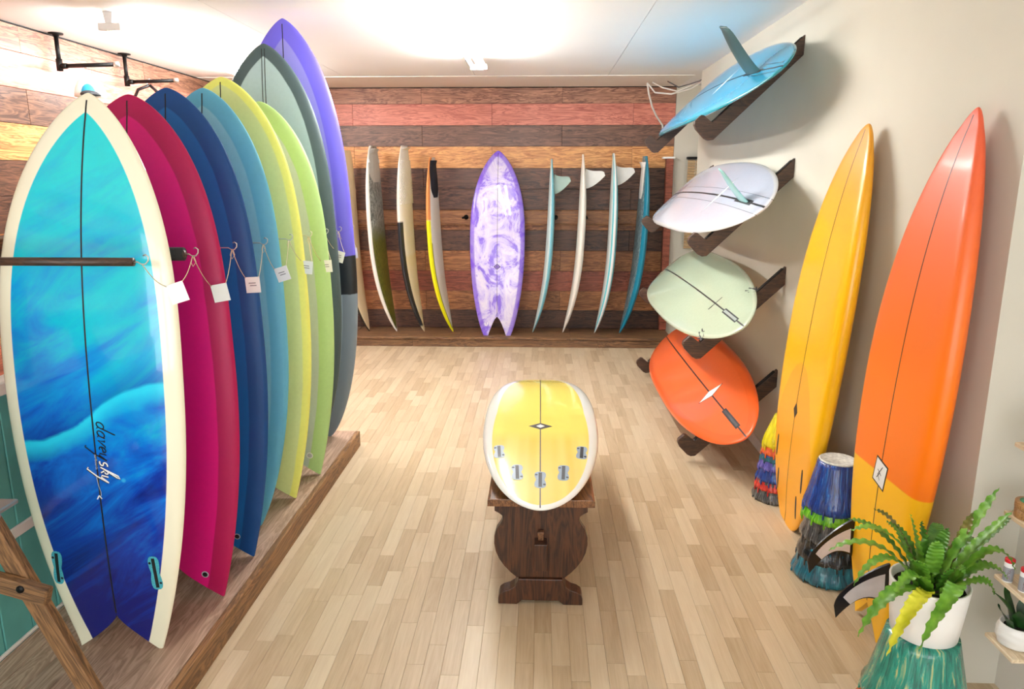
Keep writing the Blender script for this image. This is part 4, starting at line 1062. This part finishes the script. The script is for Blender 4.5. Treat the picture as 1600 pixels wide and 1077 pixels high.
# ------------------------------------------------------------------ resin-dripped buckets
def drip_mat(name, c0, c1, c2):
    m, nt, b = mat_new(name); g = G(nt)
    co = g.obj()
    sep = g.n('ShaderNodeSeparateXYZ'); g.l(co, sep.inputs[0])
    ang = g.math('ARCTAN2', sep.outputs[1], sep.outputs[0])
    v = g.xyz(g.math('MULTIPLY', ang, 7.0), g.math('MULTIPLY', sep.outputs[2], 9.0))
    n = g.noise(v, 1.2, 4, 0.6, 0.8)
    g.l(g.ramp(n, [(0.36, lin(c0)), (0.55, lin(c1)), (0.72, lin(c2))]), b.inputs['Base Color'])
    b.inputs['Roughness'].default_value = 0.18; b.inputs['Coat Weight'].default_value = 0.5
    g.bump(n, 0.6, 0.012, b)
    return m
DR = {'yellow': drip_mat('drip_yellow', (206, 186, 4), (244, 230, 20), (250, 244, 90)),
      'orange': drip_mat('drip_orange', (176, 58, 16), (228, 96, 30), (240, 170, 60)),
      'teal': drip_mat('drip_teal', (6, 62, 78), (16, 104, 124), (60, 160, 176)),
      'violet': drip_mat('drip_violet', (44, 36, 116), (96, 90, 190), (190, 190, 224)),
      'blue': drip_mat('drip_blue', (6, 28, 92), (14, 62, 150), (40, 120, 200)),
      'red': drip_mat('drip_red', (140, 18, 18), (212, 44, 34), (236, 110, 70)),
      'grey': drip_mat('drip_grey', (26, 26, 28), (84, 84, 84), (190, 188, 182)),
      'green': drip_mat('drip_green', (52, 140, 6), (116, 200, 20), (190, 230, 80)),
      'black': drip_mat('drip_black', (10, 12, 16), (26, 30, 38), (150, 160, 166)),
      'sea': drip_mat('drip_sea_green', (8, 96, 84), (30, 146, 126), (196, 190, 120))}
M_speck = plain('speckled_white', (228, 228, 220), 0.4, var=0.25, vs=60)
def bucket(xy, z0, r0, r1, h, col, label, group, seed=0, top=None):
    """upside-down bucket with resin runs and a ragged drip rim"""
    rnd = random.Random(seed)
    root = thing('drip_bucket', label, 'bucket', (xy[0], xy[1], z0), group)
    ph = [rnd.uniform(0, 6.28) for _ in range(5)]
    def rad(a, i, r, z):
        f = z / h
        rip = 0.010 * math.sin(9 * a + ph[0]) + 0.010 * math.sin(17 * a + ph[1]) + 0.010 * math.sin(29 * a + ph[2])
        rr = r * (1 + rip * (0.35 + 0.65 * (1 - f)))
        zz = z
        if i <= 3:
            zz = max(0.0, z + 0.004 * math.sin(13 * a + ph[3])) if i else 0.0
        return rr, zz
    rim = min(0.045, h * 0.28)
    prof = [(r0 * 1.0, 0.0), (r0 * 1.06, rim * 0.25), (r0 * 1.07, rim * 0.6), (r0 * 1.02, rim), (r0 * 0.97, rim * 1.35)]
    n = 8
    for k in range(1, n + 1):
        f = k / n; prof.append((r0 * 0.97 + (r1 - r0 * 0.97) * f, rim * 1.35 + (h - rim * 1.35) * f))
    lathe('bucket_wall', prof, DR[col], root, 72, True, rad)
    if top:
        lathe('bucket_base', [(r1 * 0.93, 0.0), (r1 * 0.96, 0.006), (r1 * 0.90, 0.009), (r1 * 0.86, 0.004)], top, root, 40, True, loc=(0, 0, h))
    # hanging drops round the rim
    nd = 14; vs = []
    for k in range(nd):
        a = 2 * math.pi * k / nd + rnd.uniform(-0.15, 0.15)
        ln = min(z0 + 0.004, rim) if z0 < 0.02 else rnd.uniform(0.5, 1.0) * min(0.03, rim)
        x, y = r0 * 1.05 * math.cos(a), r0 * 1.05 * math.sin(a)
        zt = rim * 0.55
        tube('drip', [(x * 0.99, y * 0.99, zt), (x * 1.01, y * 1.01, zt * 0.5), (x * 1.015, y * 1.015, 0.004 if z0 < 0.02 else -ln * 0.5), (x * 1.01, y * 1.01, 0.001 if z0 < 0.02 else -ln * 0.8)], [0.003, 0.004, 0.004, 0.002], DR[col], root, 6)
    return root
g1 = 'bucket stack between the leaning amber and orange boards'
bx = (1.275, 3.0)
for args in ((0.0, 0.140, 0.118, 0.15, 'teal', 'dark teal resin-dripped bucket at the bottom of the stack beside the orange board', 11),
             (0.085, 0.124, 0.108, 0.15, 'black', 'black resin-dripped bucket just above the dark teal one', 12),
             (0.175, 0.118, 0.104, 0.15, 'grey', 'grey and white dripped bucket under the lime green one', 13),
             (0.272, 0.118, 0.098, 0.12, 'green', 'lime green resin-dripped bucket under the dark blue one', 14),
             (0.315, 0.116, 0.080, 0.215, 'blue', 'dark blue resin-dripped bucket with white speckled base on top', 15)):
    bucket(bx, args[0], args[1], args[2], args[3], args[4], args[5], g1, args[6], M_speck if args[4] == 'blue' else None)
g2 = 'bucket stack behind the leaning amber board'
bx = (1.292, 3.80)
for args in ((0.0, 0.112, 0.098, 0.12, 'grey', 'grey resin-dripped bucket at the bottom of the stack by the amber board', 21),
             (0.062, 0.104, 0.092, 0.10, 'red', 'red resin-dripped bucket low in the stack by the amber board', 22),
             (0.112, 0.100, 0.086, 0.11, 'blue', 'blue resin-dripped bucket in the middle of the stack by the amber board', 23),
             (0.175, 0.092, 0.080, 0.10, 'violet', 'violet and white dripped bucket in the stack by the amber board', 24),
             (0.222, 0.086, 0.076, 0.08, 'teal', 'small teal dripped bucket beneath the orange one', 25),
             (0.258, 0.084, 0.068, 0.08, 'orange', 'orange resin-dripped bucket beneath the bright yellow one', 26),
             (0.300, 0.078, 0.032, 0.175, 'yellow', 'bright yellow resin-dripped bucket on top of its stack', 27)):
    bucket(bx, args[0], args[1], args[2], args[3], args[4], args[5], g2, args[6])
g3 = 'bucket stack under the white plant pot'
bx = (1.142, 1.985)
PX, PY = bx
for args in ((0.0, 0.165, 0.140, 0.16, 'blue', 'blue resin-dripped bucket at the bottom under the plant pot', 31),
             (0.10, 0.150, 0.130, 0.13, 'orange', 'orange dripped bucket right below the sea-green one', 32),
             (0.155, 0.140, 0.098, 0.235, 'sea', 'sea-green and gold dripped bucket carrying the white plant pot', 33)):
    bucket(bx, args[0], args[1], args[2], args[3], args[4], args[5], g3, args[6])

# ------------------------------------------------------------------ fern in its white pot
M_pot = plain('white_ceramic', (238, 236, 232), 0.35, var=0.01)
M_soil = plain('potting_soil', (34, 28, 24), 0.95, bump=0.8, vs=80)
def leaf_mat(name, c0, c1):
    m, nt, b = mat_new(name); g = G(nt)
    n = g.noise(g.obj(), 26, 3)
    g.l(g.ramp(n, [(0.3, lin(c0)), (0.7, lin(c1))]), b.inputs['Base Color'])
    b.inputs['Roughness'].default_value = 0.4; b.inputs['Subsurface Weight'].default_value = 0.08
    b.inputs['Subsurface Radius'].default_value = (0.005, 0.008, 0.003)
    return m
M_leaf = leaf_mat('fern_green', (66, 124, 28), (132, 182, 62))
M_leafd = leaf_mat('fern_dark', (40, 92, 22), (96, 148, 48))
M_leafy = leaf_mat('fern_yellow', (190, 190, 30), (232, 226, 70))
M_leafb = leaf_mat('fern_tip_brown', (74, 92, 28), (122, 112, 54))
POTZ = 0.392
fern = thing('potted_fern', 'wavy-leaved green fern in a white pot on the sea-green bucket', 'plant', (PX, PY, POTZ))
lathe('pot', [(0.084, 0.0), (0.090, 0.004), (0.098, 0.08), (0.106, 0.165), (0.1065, 0.170), (0.100, 0.170), (0.097, 0.140), (0.05, 0.138)], M_pot, fern, 48)
lathe('soil', [(0.096, 0.138), (0.095, 0.146), (0.06, 0.152), (0.01, 0.155)], M_soil, fern, 32)
def leaf(root, b0, c1, tip, w, mat, waves=9, amp=0.16, up=(0, 0, 1), seed=0, c2=None):
    rnd = random.Random(seed); N = 54; vs = []; fs = []
    b0, c1, tip = V(b0), V(c1), V(tip); c2 = V(c2) if c2 else c1.lerp(tip, 0.45)
    def cur(f): return b0 * (1 - f) ** 3 + c1 * 3 * f * (1 - f) ** 2 + c2 * 3 * f * f * (1 - f) + tip * f ** 3
    ph = rnd.uniform(0, 6)
    for i in range(N + 1):
        f = i / N; p = cur(f); t = (cur(min(1, f + 0.01)) - cur(max(0, f - 0.01))).normalized()
        s = t.cross(V(up))
        if s.length < 0.15: s = t.cross(V((0.6, -0.8, 0)))
        s.normalize(); n = s.cross(t)
        ww = w * (0.25 + 0.75 * math.sin(math.pi * min(1, f * 0.9 + 0.12)) ** 0.7) * (1 if f < 0.86 else max(0.03, (1 - f) / 0.14) ** 0.7)
        for q in (-1, -0.5, 0, 0.5, 1):
            wob = math.sin(2 * math.pi * waves * f + ph + (0 if q < 0 else 1.3))
            off = amp * w * wob * abs(q) ** 2
            edge = 1 + 0.07 * math.cos(2 * math.pi * waves * f * 2 + ph) * (abs(q) > 0.9)
            vs.append(p + s * (q * ww / 2 * edge) + n * (off + 0.12 * ww * abs(q)))
    for i in range(N):
        for q in range(4):
            a = i * 5 + q; fs.append((a, a + 1, a + 6, a + 5))
    o = mesh_obj('leaf', vs, fs, mat, root, smooth=True)
    return o
# local coordinates: x to the right wall, y away from the viewer, z up from the pot foot
LV = [((0.02, 0.00), (0.06, -0.01, 0.30), (0.155, 0.00, 0.46), 0.034, M_leaf),
      ((0.03, -0.01), (0.08, -0.02, 0.28), (0.19, -0.02, 0.40), 0.032, M_leaf),
      ((0.04, 0.00), (0.13, 0.01, 0.30), (0.215, 0.02, 0.36), 0.030, M_leafd),
      ((0.03, -0.03), (0.12, -0.04, 0.34), (0.20, -0.05, 0.235), 0.032, M_leaf),
      ((0.05, -0.02), (0.11, -0.03, 0.26), (0.19, -0.04, 0.20), 0.034, M_leaf),
      ((0.04, 0.03), (0.10, 0.05, 0.28), (0.17, 0.08, 0.25), 0.036, M_leafd),
      ((0.05, 0.0), (0.10, 0.0, 0.22), (0.16, 0.01, 0.225), 0.040, M_leafd),
      ((-0.03, 0.00), (-0.10, -0.02, 0.36), (-0.17, 0.03, 0.375), 0.028, M_leafb),
      ((-0.03, -0.02), (-0.12, -0.05, 0.36), (-0.255, -0.03, 0.335), 0.032, M_leaf),
      ((-0.04, -0.01), (-0.14, -0.02, 0.32), (-0.29, 0.02, 0.245), 0.030, M_leaf),
      ((-0.05, -0.03), (-0.14, -0.06, 0.33), (-0.24, -0.05, 0.175), 0.030, M_leaf),
      ((-0.03, 0.03), (-0.10, 0.06, 0.30), (-0.20, 0.12, 0.30), 0.032, M_leafd),
      ((-0.04, -0.04), (-0.13, -0.11, 0.25), (-0.235, -0.10, 0.045), 0.040, M_leaf),
      ((-0.03, -0.05), (-0.08, -0.14, 0.25), (-0.175, -0.15, 0.020), 0.036, M_leafy),
      ((0.00, -0.05), (0.05, -0.13, 0.30), (-0.085, -0.14, 0.035), 0.038, M_leaf),
      ((-0.02, -0.04), (-0.09, -0.10, 0.28), (-0.15, -0.10, 0.17), 0.036, M_leaf),
      ((0.02, -0.04), (0.09, -0.09, 0.24), (0.12, -0.10, 0.185), 0.036, M_leaf),
      ((-0.02, 0.01), (-0.04, 0.00, 0.26), (-0.075, 0.01, 0.37), 0.036, M_leaf),
      ((-0.01, 0.02), (-0.02, 0.02, 0.26), (-0.035, 0.02, 0.345), 0.038, M_leafd),
      ((0.00, 0.00), (0.00, -0.01, 0.24), (-0.01, -0.03, 0.31), 0.036, M_leaf),
      ((0.01, 0.02), (0.03, 0.03, 0.25), (0.055, 0.04, 0.315), 0.036, M_leafd),
      ((-0.03, 0.01), (-0.08, 0.01, 0.27), (-0.12, 0.00, 0.345), 0.034, M_leaf),
      ((-0.02, -0.02), (-0.06, -0.05, 0.26), (-0.10, -0.07, 0.27), 0.034, M_leaf),
      ((0.01, -0.03), (0.02, -0.06, 0.25), (0.04, -0.09, 0.24), 0.034, M_leafd),
      ((0.02, 0.0), (0.07, 0.0, 0.28), (0.10, 0.01, 0.38), 0.030, M_leafb),
      ((-0.01, 0.04), (-0.03, 0.08, 0.27), (-0.08, 0.13, 0.29), 0.034, M_leafd),
      ((0.02, 0.04), (0.05, 0.09, 0.28), (0.08, 0.14, 0.28), 0.034, M_leafd)]
for k, (b0, c1, tip, w, mt) in enumerate(LV):
    w *= 1.25
    leaf(fern, (b0[0], b0[1], 0.15), c1, tip, w, mt, seed=k, waves=10 + k % 3, amp=0.07, c2=(c1[0] * 0.35 + tip[0] * 0.65, c1[1] * 0.35 + tip[1] * 0.65, c1[2] * 0.45 + tip[2] * 0.55 + (0.02 if tip[2] < c1[2] else 0)))

# ------------------------------------------------------------------ shelves on the right
M_shelf = wood('pale_ply', (206, 182, 146), (236, 218, 188), 1, rough=0.5, rvar=0.04)
SH = [(0.298, 1.995, 'bottom'), (0.502, 1.80, 'second lowest'), (0.715, 1.80, 'third lowest'), (0.935, 1.80, 'topmost')]
for z, y0, nm in SH:
    tag(box('wall_shelf', (1.42, y0, z - 0.014), (1.579, 2.135, z), M_shelf, bevel=0.002), '%s pale plywood wall shelf at the right edge' % nm, 'shelf', 'small plywood shelves')
M_wax = wood('wax_wood', (134, 92, 50), (188, 144, 92), 0, scale=3)
def wax(x, y, z, r, h, label, top=None):
    t = thing('wooden_tin', label, 'tin', (x, y, z), 'round wooden tins on the shelves')
    lathe('tin_body', [(r, 0), (r * 1.01, 0.003), (r * 1.01, h * 0.55), (r * 0.97, h * 0.56)], M_wax, t, 36)
    lathe('tin_lid', [(r * 1.03, h * 0.58), (r * 1.04, h * 0.6), (r * 1.04, h * 0.97), (r * 1.02, h)], M_wax, t, 36)
    if top: lathe('lid_print', [(r * 0.75, h), (r * 0.75, h + 0.0008), (r * 0.1, h + 0.0009)], top, t, 30)
wax(1.466, 2.085, 0.715, 0.042, 0.05, 'round wooden tin with green print on the third lowest shelf', plain('green_print', (60, 150, 110), 0.5))
wax(1.480, 2.07, 0.935, 0.038, 0.036, 'lower round wooden tin on the topmost shelf')
wax(1.480, 2.07, 0.9725, 0.038, 0.036, 'upper round wooden tin on the topmost shelf')
M_red = plain('red_cap', (206, 30, 44), 0.35); M_grey = plain('grey_label', (150, 152, 158), 0.4); M_maroon = plain('maroon_print', (96, 20, 34), 0.5)
def stick(x, y, label):
    t = thing('sunscreen_stick', label, 'tube', (x, y, 0.502), 'red-capped sticks on the shelf')
    lathe('body', [(0.0135, 0), (0.014, 0.002), (0.014, 0.062), (0.0125, 0.063)], M_white, t, 24)
    lathe('label_band', [(0.0142, 0.004), (0.0143, 0.0045), (0.0143, 0.048), (0.0142, 0.0485)], M_grey, t, 24)
    lathe('cap', [(0.0135, 0.0632), (0.0142, 0.064), (0.0142, 0.073), (0.013, 0.075)], M_red, t, 24)
    cu = bpy.data.curves.new('text_tmp', 'FONT'); cu.body = 'VERTRA'; cu.size = 0.0125
    to = bpy.data.objects.new('text_tmp', cu); COL.objects.link(to)
    me = bpy.data.meshes.new_from_object(to.evaluated_get(bpy.context.evaluated_depsgraph_get()))
    vs = []
    for v in me.vertices:
        a = math.radians(245) - (v.co.y - 0.004) / 0.0146
        vs.append((0.0146 * math.cos(a), 0.0146 * math.sin(a), 0.005 + v.co.x * 0.86))
    mesh_obj('lettering', vs, [tuple(p.vertices) for p in me.polygons], M_maroon, t)
    bpy.data.objects.remove(to); bpy.data.curves.remove(cu); bpy.data.meshes.remove(me)
stick(1.434, 2.092, 'red-capped white sunscreen stick on the shelf, the leftmost one')
stick(1.446, 2.035, 'red-capped white sunscreen stick on the shelf, the second from left')
stick(1.480, 2.060, 'red-capped white sunscreen stick on the shelf, half cut by the frame')
sc = thing('potted_succulent', 'dark green broad-leaved plant in wavy white pot on the bottom shelf', 'plant', (1.474, 2.075, 0.298))
def wav(a, i, r, z): return r * (1 + 0.02 * math.sin(z * 260 + 1.2 * math.sin(3 * a))), z
lathe('pot', [(0.036, 0), (0.043, 0.003)] + [(0.046 + 0.008 * math.sin(math.pi * k / 12), 0.004 + 0.066 * k / 12) for k in range(13)] + [(0.043, 0.071), (0.041, 0.060), (0.02, 0.058)], M_pot, sc, 48, True, wav)
lathe('soil', [(0.041, 0.056), (0.03, 0.062), (0.005, 0.063)], M_soil, sc, 24)
M_suc = leaf_mat('succulent_green', (14, 44, 16), (44, 92, 36))
for k, (b0, c1, tip, w) in enumerate((((-0.01, 0), (-0.02, 0, 0.11), (-0.085, 0.0, 0.175), 0.04), ((0.01, 0), (0.02, -0.02, 0.12), (0.05, -0.02, 0.15), 0.045), ((0, -0.01), (-0.015, -0.03, 0.10), (-0.03, -0.05, 0.14), 0.04),
                                      ((-0.02, -0.01), (-0.04, -0.02, 0.08), (-0.055, -0.03, 0.105), 0.026), ((-0.02, 0.0), (-0.05, 0, 0.10), (-0.06, 0.01, 0.13), 0.026), ((0.02, 0.01), (0.03, 0.02, 0.10), (0.04, 0.04, 0.16), 0.04), ((0, 0.02), (-0.01, 0.03, 0.10), (-0.02, 0.05, 0.17), 0.04))):
    leaf(sc, (b0[0], b0[1], 0.058), c1, tip, w, M_suc, waves=1, amp=0.1, seed=50 + k)
